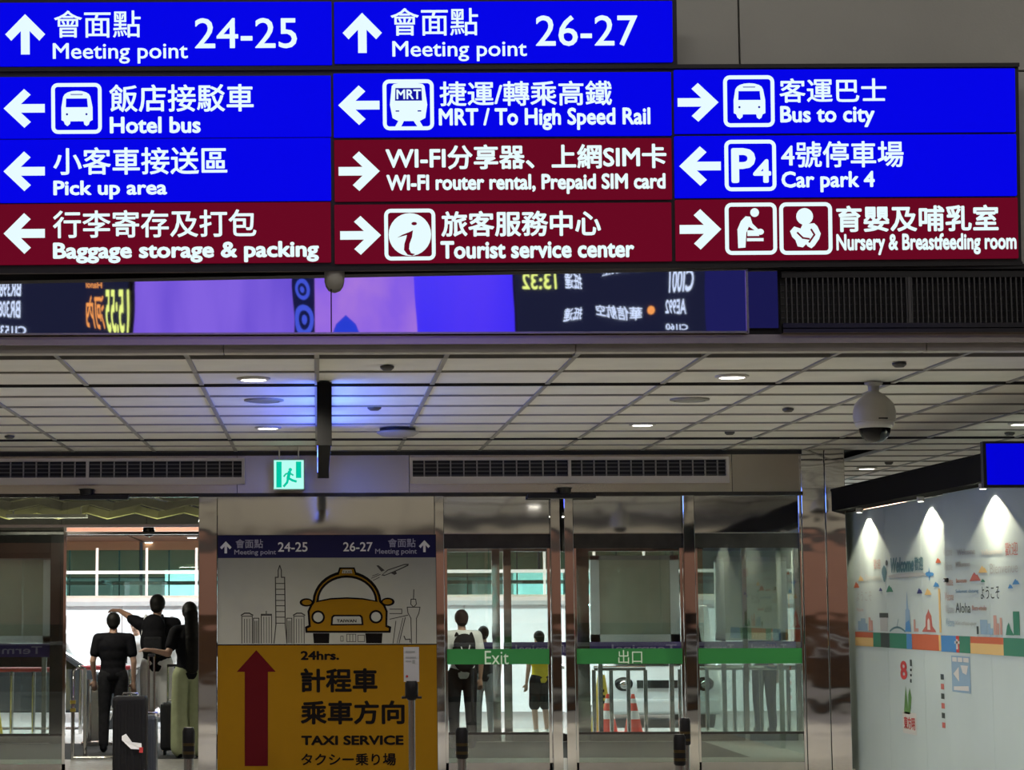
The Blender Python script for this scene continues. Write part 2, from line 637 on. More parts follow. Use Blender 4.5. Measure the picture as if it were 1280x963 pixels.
# ================================================================== DISPLAY BOARDS BEHIND THE CAMERA (seen in the mirror band)
M_BOARD = lit('board_navy', (0.010, 0.012, 0.038), 1.0)
M_TXTW = lit('board_text_white', (0.62, 0.72, 0.95), 1.3)
M_TXTY = lit('board_text_yellow', (0.75, 0.85, 0.22), 1.3)
M_TXTO = lit('board_text_orange', (0.80, 0.30, 0.08), 1.3)
BY = -4.15


def board(name, label, x0, x1, parts):
    e = empty(name, ((x0 + x1) / 2, BY, 4.9))
    tag(e, label, 'display')
    cx = (x0 + x1) / 2
    box('housing', (x0 - cx, x1 - cx, -0.04, 0.10, 0, 2.7), M_BLACK, e)
    for a, b_, m in parts:
        box('screen', (a - cx, b_ - cx, 0.10, 0.12, 0.05, 2.65), m, e)
    return e, cx


S_PUR = screen_mat('led_purple', (0.12, 0.055, 0.60), (0.20, 0.10, 0.70), 1.15, (1.4, 1, 0.25))
S_LIL = screen_mat('led_lilac', (0.20, 0.08, 0.72), (0.36, 0.16, 0.66), 1.15, (1.2, 1, 0.8))
S_BLU = screen_mat('led_blue', (0.010, 0.0, 0.85), (0.055, 0.014, 0.85), 1.15, (0.7, 1, 0.1))
S_DRK = lit('led_dark', (0.006, 0.008, 0.05), 1.0)
S_RIM = lit('led_ring_blue', (0.06, 0.10, 0.75), 1.0)
lb, lcx = board('flight_board', 'black flight information board mirrored at the band left end', -8.2, -2.80, [(-8.1, -2.82, M_BOARD)])
rb, rcx = board('flight_board', 'black flight information board mirrored beside the air grille', 2.97, 9.2, [(3.0, 5.88, M_BOARD), (5.88, 9.1, lit('board_blue', (0.012, 0.012, 0.11), 1.0))])
cb, ccx = board('led_screen', 'wide purple and blue advertising screen mirrored under the sign', -2.76, 2.98,
                [(-2.74, -0.36, S_PUR), (-0.36, -0.03, S_DRK), (-0.03, 1.48, S_LIL), (1.48, 2.96, S_BLU)])
for zc, r in ((6.42, 0.15), (5.98, 0.22)):
    z = zc - 4.9
    o_, i_ = disc((-0.2 - ccx, z), (r * 0.7, r)), disc((-0.2 - ccx, z), (r * 0.42, r * 0.6))
    decal('ring', [[o_[k], o_[(k + 1) % 20], i_[(k + 1) % 20], i_[k]] for k in range(20)], back(0.12, 0.004), S_RIM, cb)
    decal('ring_core', [disc((-0.2 - ccx, z), (r * 0.2, r * 0.3))], back(0.12, 0.004), S_RIM, cb)
decal('blue_patch', [[(0.25 - ccx, 0.86), (0.65 - ccx, 0.86), (0.6 - ccx, 1.0), (0.45 - ccx, 1.12), (0.3 - ccx, 1.0)]], back(0.12, 0.004), lit('led_spot_blue', (0.02, 0.05, 0.7), 1.0), cb)
for lab, b_, m, e, cx in (('BR398', (-4.786, -4.41, 6.314, 6.607), M_TXTW, lb, lcx), ('BR308', (-4.794, -4.418, 6.008, 6.24), M_TXTW, lb, lcx), ('CI153', (-4.778, -4.33, 5.739, 5.886), M_TXTW, lb, lcx),
                         ('Hanoi', (-3.489, -3.223, 6.481, 6.591), M_TXTO, lb, lcx), ('河內', (-3.486, -3.195, 5.833, 6.359), M_TXTO, lb, lcx), ('15:55', (-3.171, -2.808, 5.796, 6.456), M_TXTY, lb, lcx),
                         ('13:32', (3.107, 3.556, 6.449, 6.718), M_TXTY, rb, rcx), ('抵達', (3.702, 3.981, 6.459, 6.729), M_TXTW, rb, rcx), ('抵達', (3.693, 3.996, 5.885, 6.105), M_TXTW, rb, rcx), ('CI001', (5.325, 5.701, 6.32, 6.699), M_TXTW, rb, rcx),
                         ('華信航空', (4.251, 4.916, 5.944, 6.139), M_TXTW, rb, rcx), ('中華航空', (4.323, 4.941, 6.665, 6.788), M_TXTW, rb, rcx), ('AE992', (5.269, 5.62, 6.026, 6.234), M_TXTW, rb, rcx), ('CI160', (5.263, 5.638, 5.77, 5.868), M_TXTW, rb, rcx)):
    text('lettering', lab, (b_[1] - cx, b_[0] - cx, b_[2] - 4.9, b_[3] - 4.9), back(0.12, 0.005), m, e, bold=0.02)
o_ = (4.99, 5.111, 6.015, 6.15)
decal('airline_mark', [disc(((o_[0] + o_[1]) / 2 - rcx, (o_[2] + o_[3]) / 2 - 4.9), (0.06, 0.07))], back(0.12, 0.005), M_TXTO, rb)

# ================================================================== THE BIG WAYFINDING SIGN
sg = empty('wayfinding_sign', (1.33, 13.97, 4.5))
tag(sg, 'large backlit blue and maroon wayfinding signboard hung below the ceiling', 'sign')
sg.matrix_world = Matrix(((0.99936788, -0.03476669, -0.00742388, 1.33), (0.03398546, 0.99558784, -0.08746333, 13.97),
                          (0.01043194, 0.08715574, 0.99614008, 4.5), (0, 0, 0, 1)))
L_BLUE = lit('sign_blue', (0.0, 0.0, 0.80), 1.0)
L_MAR = lit('sign_maroon', (0.135, 0.0012, 0.014), 1.0)
L_WHT = lit('sign_white', (0.80, 0.97, 1.0), 1.0)
L_WIN = lit('sign_glyph_navy', (0.004, 0.004, 0.35), 1.0)  # dark blue of the glyph windows and lamps
box('cabinet', (-3.47, (-3.386, 1.059, 0.842, 1.105)[1] , 0.0, 0.07, (-3.386, 1.058, 0.652, 1.126)[2], (-3.386, 1.058, 0.652, 1.126)[3]), M_FRAME, sg)
box('cabinet', (-3.47, 3.335, 0.002, 0.07, (-3.393, 1.046, -0.666, 0.657)[2], (-3.393, 1.046, -0.666, 0.657)[3]), M_FRAME, sg)
box('bottom_rail', (-3.47, 3.335, -0.02, 0.07, (-3.399, 1.037, -0.676, -0.65)[2], (-3.399, 1.037, -0.676, -0.65)[3]), M_FRAME, sg)
box('drip_rail', (-3.47, 3.335, -0.02, 0.07, (-3.388, 1.055, 0.642, 0.668)[2] , (-3.388, 1.055, 0.642, 0.668)[3]), M_FRAME, sg)
BUS = [(.2, .478), (.237, .27), (.27, .22), (.32, .187), (.41, .16), (.51, .152), (.61, .16), (.70, .187), (.75, .22), (.778, .27), (.818, .478), (.818, .73), (.763, .758), (.74, .82),
       (.696, .848), (.652, .82), (.637, .754), (.378, .754), (.37, .806), (.315, .848), (.267, .813), (.247, .754), (.2, .73)]
TRAIN = [(.14, .5), (.18, .13), (.22, .09), (.36, .065), (.64, .065), (.78, .09), (.82, .13), (.87, .5), (.83, .76), (.72, .82), (.79, .94), (.68, .94), (.60, .82), (.41, .82), (.35, .94), (.23, .94), (.30, .82), (.19, .76)]
INFO = [(.25, .56), (.36, .50), (.47, .46), (.56, .42), (.54, .55), (.49, .68), (.48, .78), (.52, .86), (.60, .88), (.54, .91), (.45, .89), (.38, .80), (.39, .68), (.43, .56), (.44, .51), (.36, .53)]
NURSE = [(.40, .26), (.49, .27), (.53, .40), (.64, .51), (.60, .55), (.46, .46), (.41, .58), (.39, .86), (.25, .87), (.24, .51), (.31, .35)]
BABY = [(.28, .46), (.40, .50), (.44, .42), (.66, .40), (.72, .46), (.78, .60), (.75, .70), (.66, .83), (.60, .88), (.53, .84), (.50, .80), (.44, .86), (.34, .84), (.30, .72), (.24, .66), (.20, .55)]


def pictogram(kind, b, panel, colr):
    f = nbox(b)
    mp, mp2, mp3 = front(0.026), front(0.028), front(0.030)
    decal('pictogram_frame', ring_polys(b), mp, L_WHT, panel)
    if kind == 'bus':
        decal('pictogram', [[f(*q) for q in BUS]], mp, L_WHT, panel)
        decal('pictogram_window', [[f(.296, .306), f(.711, .306), f(.726, .478), f(.289, .478)]], mp2, colr, panel)
        decal('pictogram_lamp', [[f(*q) for q in disc((x, .616), .022, 10)] for x in (.311, .696)], mp2, L_WIN, panel)
        decal('pictogram_slot', [[f(.38, .215), f(.63, .215), f(.62, .24), f(.39, .24)]], mp2, lit('sign_glyph_grey', (0.25, 0.3, 0.6), 1.0), panel)
    elif kind == 'train':
        decal('pictogram', [[f(*q) for q in TRAIN]], mp, L_WHT, panel)
        decal('pictogram_window', [[f(.25, .17), f(.76, .17), f(.77, .42), f(.24, .42)]], mp2, L_WIN, panel)
        a, c = f(.27, .39), f(.75, .20)
        text('lettering', 'MRT', (a[0], c[0], a[1], c[1]), mp3, L_WHT, panel, bold=0.02)
        decal('pictogram_lamp', [[f(x, .61), f(x + .07, .61), f(x + .07, .635), f(x, .635)] for x in (.25, .68)], mp2, L_WIN, panel)
    elif kind == 'info':
        decal('pictogram', [[f(*q) for q in disc((.5, .5), .415, 32)]], mp, L_WHT, panel)
        decal('pictogram_letter', [[f(*q) for q in INFO], [f(*q) for q in disc((.585, .29), (.055, .033), 12)]], mp2, L_MAR, panel)
    elif kind == 'p4':
        a, c = f(.13, .84), f(.60, .16)
        text('lettering', 'P', (a[0], c[0], a[1], c[1]), mp, L_WHT, panel, bold=0.03)
        a, c = f(.55, .84), f(.90, .38)
        text('lettering', '4', (a[0], c[0], a[1], c[1]), mp, L_WHT, panel, bold=0.03)
    elif kind == 'nurse':
        decal('pictogram', [[f(*q) for q in NURSE], [f(*q) for q in disc((.575, .19), .085, 16)], [f(*q) for q in disc((.68, .56), (.07, .06), 12)], [f(.43, .53), f(.62, .53), f(.66, .64), f(.43, .64)],
                            [f(.42, .68), f(.74, .68), f(.74, .74), f(.42, .74)]], mp, L_WHT, panel)
    elif kind == 'baby':
        decal('pictogram', [[f(*q) for q in BABY], [f(*q) for q in disc((.48, .27), .16, 20)]], mp, L_WHT, panel)
        decal('pictogram_fold', stroke([f(.34, .58), f(.44, .68), f(.56, .70)], 0.012) + stroke([f(.60, .52), f(.66, .62), f(.56, .76)], 0.012), mp2, L_MAR, panel)


def sign_panel(b, m, arrow, lines, icons=()):
    u0, u1, v0, v1 = b
    p = MB().box(u0, u1, -0.022, 0.01, v0, v1).build('panel', m, sg, bevel=0.004, seg=1)
    decal('arrow', [arrow_poly(arrow[1], arrow[0])], front(0.026), L_WHT, p)
    for kind, ib in icons:
        pictogram(kind, ib, p, m)
    for s, tb, bold in lines:
        text('lettering', s, tb, front(0.026), L_WHT, p, bold=bold)
    return p


CJ, EN, NM = 0.016, 0.030, 0.008
sign_panel((-3.449, -1.221, 0.676, 1.091), L_BLUE, ('up', (-3.35, -3.09, 0.751, 1.015)), [('會面點', (-3.032, -2.469, 0.859, 1.037), 0.008), ('Meeting point', (-3.042, -2.163, 0.688, 0.824), 0.012), ('24-25', (-2.117, -1.449, 0.784, 0.984), NM)])
sign_panel((-1.203, 1.026, 0.684, 1.088), L_BLUE, ('up', (-1.15, -0.892, 0.751, 1.015)), [('會面點', (-0.834, -0.259, 0.863, 1.045), 0.008), ('Meeting point', (-0.825, 0.06, 0.693, 0.828), 0.012), ('26-27', (0.12, 0.793, 0.79, 0.993), NM)])
sign_panel((-3.452, -1.231, 0.204, 0.605), L_BLUE, ('left', (-3.364, -3.097, 0.272, 0.526)), [('飯店接駁車', (-2.677, -1.737, 0.371, 0.552), CJ), ('Hotel bus', (-2.676, -2.084, 0.231, 0.341), EN)], [('bus', (-3.055, -2.727, 0.231, 0.563))])
sign_panel((-3.456, -1.236, -0.215, 0.196), L_BLUE, ('left', (-3.368, -3.1, -0.141, 0.118)), [('小客車接送區', (-3.045, -1.913, -0.038, 0.142), CJ), ('Pick up area', (-3.046, -2.307, -0.199, -0.074), EN)])
sign_panel((-3.459, -1.24, -0.62, -0.225), L_MAR, ('left', (-3.371, -3.103, -0.55, -0.284)), [('行李寄存及打包', (-3.051, -1.727, -0.45, -0.269), CJ), ('Baggage storage & packing', (-3.052, -1.32, -0.616, -0.478), 0.038)])
sign_panel((-1.213, 1.012, 0.199, 0.618), L_BLUE, ('left', (-1.184, -0.913, 0.278, 0.538)), [('捷運/轉乘高鐵', (-0.518, 0.618, 0.398, 0.562), CJ), ('MRT / To High Speed Rail', (-0.525, 0.87, 0.237, 0.385), EN)], [('train', (-0.892, -0.556, 0.242, 0.576))])
sign_panel((-1.212, 1.009, -0.222, 0.181), L_MAR, ('right', (-1.186, -0.916, -0.155, 0.105)), [('WI-FI分享器、上網SIM卡', (-0.878, 0.973, -0.018, 0.145), 0.026), ('WI-FI router rental, Prepaid SIM card', (-0.874, 0.965, -0.184, -0.049), 0.038)])
sign_panel((-1.216, 1.003, -0.63, -0.243), L_MAR, ('right', (-1.18, -0.912, -0.573, -0.318)), [('旅客服務中心', (-0.517, 0.535, -0.46, -0.291), 0.026), ('Tourist service center', (-0.524, 0.753, -0.605, -0.487), 0.038)], [('info', (-0.891, -0.555, -0.612, -0.273))])
sign_panel((1.033, 3.304, 0.21, 0.631), L_BLUE, ('right', (1.052, 1.323, 0.287, 0.543)), [('客運巴士', (1.728, 2.44, 0.409, 0.57), CJ), ('Bus to city', (1.731, 2.36, 0.245, 0.388), EN)], [('bus', (1.355, 1.695, 0.25, 0.592))])
sign_panel((1.03, 3.305, -0.214, 0.194), L_BLUE, ('left', (1.057, 1.333, -0.136, 0.125)), [('4號停車場', (1.733, 2.549, -0.021, 0.154), CJ), ('Car park 4', (1.733, 2.354, -0.184, -0.044), EN)], [('p4', (1.357, 1.7, -0.173, 0.166))])
sign_panel((1.03, 3.309, -0.629, -0.227), L_MAR, ('right', (1.054, 1.33, -0.556, -0.289)), [('育嬰及哺乳室', (2.094, 3.176, -0.448, -0.273), 0.026), ('Nursery & Breastfeeding room', (2.092, 3.294, -0.602, -0.459), 0.038)], [('nurse', (1.354, 1.699, -0.593, -0.249)), ('baby', (1.715, 2.067, -0.595, -0.249))])
for x in (-2.6, 0.3, 3.0):
    box('bracket', (x, x + 0.06, 0.07, 0.18, 0.2, 0.28), M_FRAME, sg)

# ================================================================== THINGS ON THE LOW CEILING
def downlight(loc, label, lit_=True, r=0.10):
    e = empty('ceiling_downlight', loc)
    tag(e, label, 'downlight', 'recessed ceiling downlights')
    o_ = MB().lathe([(r, 0.012), (r * 1.25, 0.008), (r * 1.25, -0.004), (r, -0.012), (r * 0.92, 0.0)], n=24).build('ring', M_TRIM if lit_ else M_TBAR, e, smooth=True)
    MB().lathe([(r * 0.9, 0.004), (r * 0.9, -0.010)], n=24).build('lens', M_LENS if lit_ else mat('dim_lens', (0.25, 0.25, 0.24), 0.3), e)
    if lit_:
        spot('downlight_beam', (loc[0], loc[1], loc[2] - 0.03), 420, WARM, 150, 0.6, 0.08)
    return e


downlight((-0.469, 15.903, 3.31), 'lit round downlight nearest the signboard, left of hanging screen')
downlight((-0.46, 20.187, 3.31), 'lit round downlight just above the green exit sign')
downlight((3.061, 15.836, 3.31), 'lit round downlight nearest the signboard, left of dome camera')
downlight((3.017, 19.959, 3.31), 'lit round downlight above the long middle vent')
downlight((6.545, 19.996, 3.31), 'lit round downlight at the picture edge above the blue monitor')
downlight((-4.0, 15.96, Z_C), 'lit round downlight beyond the picture left edge near signboard')
downlight((-4.0, 20.25, Z_C), 'lit round downlight beyond the picture left edge near doors')
downlight((9.002, 32.517, 3.31), 'far lit downlight deep in the corridor above the white wall')
downlight((6.7, 26.3, Z_C), 'lit round downlight over the corridor behind the white wall')
downlight((-0.433, 17.555, 3.31), 'unlit flat ceiling disc between the two lit left downlights', False, 0.13)
downlight((3.05, 17.595, 3.31), 'unlit flat ceiling disc between the two lit middle downlights', False, 0.13)


def smoke(loc, label, w=0.05, l=0.08, h=0.03):
    o = MB().lathe([(w, 0.0), (w * 0.96, -h * 0.5), (w * 0.6, -h)], n=16).build('smoke_detector', mat('detector_dark', (0.06, 0.058, 0.055), 0.5), None, smooth=True)
    o.location = loc
    tag(o, label, 'smoke detector', 'ceiling detectors')
    return o


smoke((0.494, 15.088, 3.31), 'dark round detector near ceiling edge right of hanging screen')
smoke((4.066, 14.985, 3.31), 'dark round detector near the ceiling edge above the dome camera')
smoke((4.029, 18.4, 3.31), 'dark round detector left of the dome camera lens')
smoke((3.986, 20.803, 3.31), 'dark round detector above the right end of middle vent')
smoke((6.753, 20.999, 3.31), 'dark round detector above the blue monitor')
smoke((6.682, 25.208, 3.31), 'dark round detector above the black beam of the white wall')
smoke((0.484, 18.141, 3.31), 'dark flat detector in the blue light right of hanging screen', 0.06)
smoke((-3.002, 21.022, 3.31), 'dark round detector above the left vent')
pj = empty('ceiling_speaker', (0.76, 20.3, Z_C))
tag(pj, 'dark saucer-shaped ceiling speaker above the middle vent', 'speaker')
MB().lathe([(0.17, 0.0), (0.17, -0.03), (0.10, -0.035)], n=24).build('collar', M_BLACK, pj, smooth=True)
MB().lathe([(0.20, -0.03), (0.20, -0.045), (0.15, -0.075), (0.05, -0.085)], n=24).build('dish', mat('speaker_grey', (0.30, 0.29, 0.27), 0.5), pj, smooth=True)

# dome security camera
dc = empty('dome_camera', (4.215, 16.27, 2.92))
dc.scale = (0.97, 0.97, 0.86)
tag(dc, 'grey hanging dome security camera with black glass bulb', 'security camera')
M_CAMG = mat('camera_grey', (0.40, 0.385, 0.35), 0.45)
MB().lathe([(0.07, 0.455), (0.07, 0.44), (0.045, 0.42), (0.04, 0.36)], n=24).build('mount', M_CAMG, dc, smooth=True)
MB().lathe([(0.04, 0.37), (0.075, 0.345), (0.12, 0.30), (0.15, 0.26), (0.162, 0.20), (0.165, 0.15), (0.158, 0.10), (0.15, 0.095)], n=32).build('housing', M_CAMG, dc, smooth=True)
MB().lathe([(0.15, 0.10), (0.148, 0.07), (0.135, 0.05), (0.124, 0.045), (0.118, 0.05)], n=32).build('collar', mat('camera_pale', (0.50, 0.49, 0.46), 0.4), dc, smooth=True)
MB().lathe([(0.122, 0.05), (0.118, 0.015), (0.102, -0.03), (0.07, -0.062), (0.03, -0.076), (0.005, -0.079)], n=32).build('bulb', mat('black_glass', (0.004, 0.004, 0.004), 0.12, spec=0.35), dc, smooth=True)
box('badge', (-0.01, 0.06, -0.167, -0.155, 0.115, 0.125), M_BLACK, dc)

# long two-sided screen hung along the hall axis, seen on edge
hs = empty('hanging_screen', (0.0, 18.1, 2.83))
tag(hs, 'black two-sided hanging screen seen edge-on glowing blue onto the ceiling', 'screen')
box('housing', (0.006, 0.104, -2.0, 2.0, 0, 0.475), M_MATT, hs, bevel=0.004)
box('end_cap', (0.0, 0.110, -2.02, -1.96, 0, 0.475), M_MATT, hs)
box('end_cap', (0.0, 0.110, 1.96, 2.02, 0, 0.475), M_MATT, hs)
L_SCR = screen_mat('hanging_screen_picture', (0.03, 0.02, 0.95), (0.14, 0.30, 1.0), 8.0, (1, 1.1, 0.4))
box('screen', (0.002, 0.006, -1.95, 1.95, 0.05, 0.44), L_SCR, hs)
box('screen', (0.104, 0.108, -1.95, 1.95, 0.05, 0.44), L_SCR, hs)
box('hanger', (0.04, 0.07, -1.6, -1.5, 0.47, 0.50), M_BLACK, hs)
box('hanger', (0.04, 0.07, 1.5, 1.6, 0.47, 0.50), M_BLACK, hs)

# green exit sign
ex = empty('exit_sign', (-0.296, 22.5, 2.86))
tag(ex, 'lit green running man exit sign over the doors', 'exit sign')
box('housing', (-0.165, 0.165, 0.0, 0.09, -0.005, 0.315), mat('exit_housing', (0.25, 0.27, 0.26), 0.5), ex)
fc = box('face', (-0.155, 0.155, -0.008, 0.0, 0.005, 0.305), lit('exit_pale', (0.45, 1.0, 0.85), 1.05), ex)
L_EG = lit('exit_green', (0.0, 0.55, 0.36), 1.0)
f = nbox((-0.155, 0.155, 0.005, 0.305))
decal('green_field', [[f(.08, .05), f(.26, .05), f(.26, .95), f(.08, .95)], [f(.74, .05), f(.92, .05), f(.92, .62), f(.74, .62)]], front(0.010), L_EG, fc)
run = [[f(*q) for q in disc((.55, .33), .06, 12)]] + stroke([f(.52, .42), f(.48, .62)], 0.034) + stroke([f(.48, .62), f(.62, .70), f(.74, .74)], 0.024) \
    + stroke([f(.48, .62), f(.44, .78), f(.34, .90)], 0.024) + stroke([f(.52, .44), f(.64, .52)], 0.017) + stroke([f(.52, .44), f(.40, .48), f(.34, .56)], 0.017)
decal('running_figure', run, front(0.010), L_EG, fc)
MB().tube([(-0.1, 0.045, 0.31), (-0.1, 0.045, 0.45)], 0.008).build('hanger', M_TRIM, ex)
MB().tube([(0.1, 0.045, 0.31), (0.1, 0.045, 0.45)], 0.008).build('hanger', M_TRIM, ex)

# blue monitor on the far side
tv = empty('wall_monitor', (5.146, 15.5, 2.465))
tag(tv, 'hanging monitor with plain blue screen and black bezel', 'monitor')
box('bezel', (-0.36, 0.36, 0.0, 0.06, 0.0, 0.335), M_BLACK, tv, bevel=0.005)
box('screen', (-0.335, 0.335, -0.004, 0.002, 0.022, 0.318), lit('monitor_blue', (0.0, 0.0, 0.68), 1.0), tv)
MB().tube([(0.1, 0.03, 0.33), (0.1, 0.03, 0.87)], 0.02).build('hanger', M_BLACK, tv)

# ================================================================== INNER GLASS FRONT
YF = 23.2
hd = box('wall_header', (-6.5, 5.22, YF + 0.02, YF + 0.30, 2.86, Z_C + 0.05), M_VOID)
struct(hd, 'brushed steel header above the inner glass doors', 'wall')
for a, b_ in zip([-6.4, -4.0, -0.86, 0.99, 4.46], [-4.0, -0.86, 0.99, 4.46, 5.21]):
    box('panel', (a + 0.003, b_ - 0.003, YF, YF + 0.02, 2.86, Z_C), M_HEAD, hd)
box('shadow_gap', (-6.4, 5.21, YF - 0.02, YF + 0.02, Z_C - 0.045, Z_C - 0.004), M_VOID, hd)
box('door_track', (-6.4, 5.21, YF - 0.03, YF + 0.04, 2.82, 2.86), M_DARK, hd)


def vent(name, label, x0, x1, split, z0=2.955, z1=3.235):
    e = empty(name, (x0, YF, z0))
    tag(e, label, 'vent')
    w, h = x1 - x0, z1 - z0
    M_V = mat('vent_beige', (0.52, 0.48, 0.43), 0.45, 0.2)
    box('backing', (0.01, w - 0.01, -0.01, 0.0, 0.02, h - 0.02), M_VOID, e)
    box('frame', (0, w, -0.07, 0.0, h - 0.03, h), M_V, e)
    box('frame', (0, w, -0.07, 0.0, 0, 0.075), M_V, e)
    for x in [0] + split + [w - 0.03]:
        box('frame', (x, x + 0.03, -0.072, 0.0, 0.0, h), M_V, e)
    k = 0
    x = 0.03
    b0 = None
    M_B = mat('vent_bar', (0.30, 0.28, 0.26), 0.5, 0.3)
    M_MESH = mat('vent_mesh', (0.10, 0.094, 0.088), 0.6)
    edges = [0] + split + [w]
    for a, b_ in zip(edges, edges[1:]):
        n = max(2, round((b_ - a) / 0.137))
        for i in range(1, n):
            if b0 is None:
                b0 = MB().box(-0.006, 0.006, -0.045, -0.012, 0.075, h - 0.03).build('louver_bar', M_B, e)
                q = b0
            else:
                q = share(b0, e)
            q.location.x = a + 0.015 + (b_ - a) * i / n
    for i in range(4):
        box('louver_blade', (0.02, w - 0.02, -0.03, -0.012, 0.085 + i * 0.042, 0.097 + i * 0.042), M_MESH, e)
    return e


vent('ceiling_vent', 'long beige air vent above the open door with people', -4.0, -0.78, [1.52])
vent('ceiling_vent', 'long beige air vent above the Exit door', (0.994, 4.418, 2.934, 3.236)[0], (0.994, 4.418, 2.934, 3.236)[1], [1.70])

# door sensors on the track
for i, (x0, x1, lab) in enumerate(((-2.76, -2.02, 'black door sensor bar over the open door with people'), (2.25, 2.98, 'black door sensor bar over the Exit door'))):
    e = empty('door_sensor', ((x0 + x1) / 2, YF - 0.03, 2.79))
    tag(e, lab, 'sensor')
    w = (x1 - x0) / 2
    box('bar', (-w, w, -0.10, 0.0, 0.0, 0.05), M_BLACK, e, bevel=0.008)
    MB().lathe([(0.07, 0.05), (0.075, 0.10), (0.09, 0.115), (0.06, 0.12)], (-0.08 if i == 0 else 0.03, -0.05, 0), n=16).build('sensor_head', M_BLACK, e, smooth=True)


def column(x0, x1, z1, label, y0=YF - 0.06, y1=YF + 0.12, mt=None, seams=()):
    e = empty('steel_column', ((x0 + x1) / 2, (y0 + y1) / 2, 0))
    tag(e, label, 'column')
    w, d = (x1 - x0) / 2, (y1 - y0) / 2
    edges = [-w] + [s - (x0 + x1) / 2 for s in seams] + [w]
    for a, b_ in zip(edges, edges[1:]):
        MB().box(a + 0.003, b_ - 0.003, -d, d, Z0, z1).build('cladding', mt or M_COL, e, bevel=0.006)
    MB().box(-w + 0.004, w - 0.004, -d + 0.01, d - 0.01, Z0, z1 - 0.01).build('core', M_DARK, e)
    return e


column(-1.273, -1.068, 2.82, 'polished steel column between open door and taxi poster')
column(1.252, 1.358, 2.82, 'slim polished steel column between taxi poster and Exit door')
column(2.490, 2.600, 2.82, 'slim polished steel column at the right edge of Exit door')
column(2.636, 2.742, 2.82, 'slim polished steel column next to the second green striped door')
column(3.910, 4.040, 2.82, 'polished steel column between second green striped door and fixed glass')
cc = column(5.205, 5.705, Z_C, 'wide mirror-polished corner column beside the white welcome wall', YF - 0.05, YF + 0.45, M_COL, (5.24, 5.49))
cc.rotation_euler.z = math.radians(-11.4)
column(-3.49, -3.30, 2.82, 'dark stone post at the left of the open door', 28.3, 28.55, M_DARK)


def stripe(parent, x0, x1, word=None, wb=None):
    s = box('safety_stripe', (x0, x1, -0.016, -0.008, 1.028, 1.190), mat('green_film', (0.03, 0.19, 0.05), 0.6, spec=0.15), parent)
    if word:
        text('lettering', word, wb, front(0.018), mat('pale_print', (0.55, 0.70, 0.55), 0.5), s, bold=0.0)


# transom boxes and doors
def bay(name, label, x0, x1, glass, open_=False, word=None, wb=None, transom='steel'):
    e = empty(name, (0, YF + 0.03, 0))
    struct(e, label, 'door' if name.startswith('door') else 'window')
    if transom == 'steel':
        MB().add([(x0, -0.016, 2.425), (x1, -0.016, 2.425), (x1, 0.06, 2.425), (x0, 0.06, 2.425), (x0, -0.010, 2.82), (x1, -0.010, 2.82), (x1, 0.06, 2.82), (x0, 0.06, 2.82)],
                 [(3, 2, 1, 0), (4, 5, 6, 7), (0, 1, 5, 4), (1, 2, 6, 5), (2, 3, 7, 6), (3, 0, 4, 7)]).build('transom', M_STEEL, e)
        box('head_rail', (x0, x1, 0.01, 0.05, 2.26, 2.425), M_DARK, e)
        box('top_seam', (x0, x1, -0.012, 0.0, 2.415, 2.428), M_STEEL2, e)
        top = 2.26
    else:
        box('pane', (x0, x1, 0.015, 0.025, 2.53, 2.82), M_GLASS, e)
        box('transom_bar', (x0, x1, -0.01, 0.05, 2.50, 2.53), M_STEEL2, e)
        top = 2.50
    if not open_:
        box('pane', (x0 + 0.03, x1 - 0.03, 0.0, 0.012, 0.30, top), glass, e)
        box('kick_pane', (x0 + 0.03, x1 - 0.03, 0.0, 0.012, Z0 + 0.09, 0.29), M_GLASS4, e)
        box('bottom_rail', (x0, x1, -0.015, 0.03, Z0, Z0 + 0.09), M_STEEL2, e)
        box('kick_rail', (x0, x1, -0.01, 0.02, 0.285, 0.31), M_DARK, e)
        for s in (x0, x1 - 0.03):
            box('stile', (s, s + 0.03, -0.015, 0.03, Z0, top), M_STEEL, e)
        if name != 'window_1':
            stripe(e, x0 + 0.02, x1 - 0.02, word, wb)
    return e


bay('door_1', 'open automatic door with people passing through', -2.69, -1.273, None, open_=True, transom='glass')
d1b = bay('window_1', 'fixed glass beside the open door with people', -4.6, -2.69, M_GLASS, transom='glass')
bay('door_2', 'closed glass door with green Exit stripe', 1.358, 2.49, M_GLASS, word='Exit', wb=(1.781, 2.036, 1.026, 1.17))
bay('door_3', 'closed glass door with green stripe in Chinese characters', 2.742, 3.91, M_GLASS, word='出口', wb=(3.205, 3.46, 1.031, 1.174))
bay('window_2', 'fixed tinted glass bay beside the corner column', 4.04, 5.21, M_GLASS4)

# poster wall between the columns
tr2 = box('trim_2', (-1.068, 1.252, YF - 0.02, YF + 0.06, 2.405, 2.82), M_STEEL)
struct(tr2, 'wavy polished steel panel above the taxi poster', 'panel')
ps = empty('taxi_poster', (0.1, 23.08, 0))
tag(ps, 'yellow taxi service direction poster with red arrow between steel columns', 'poster')
PX = 0.1


def pl(b):
    return (b[0] - PX, b[1] - PX, b[2], b[3])


def pp(q):
    return (q[0] - PX, q[1])


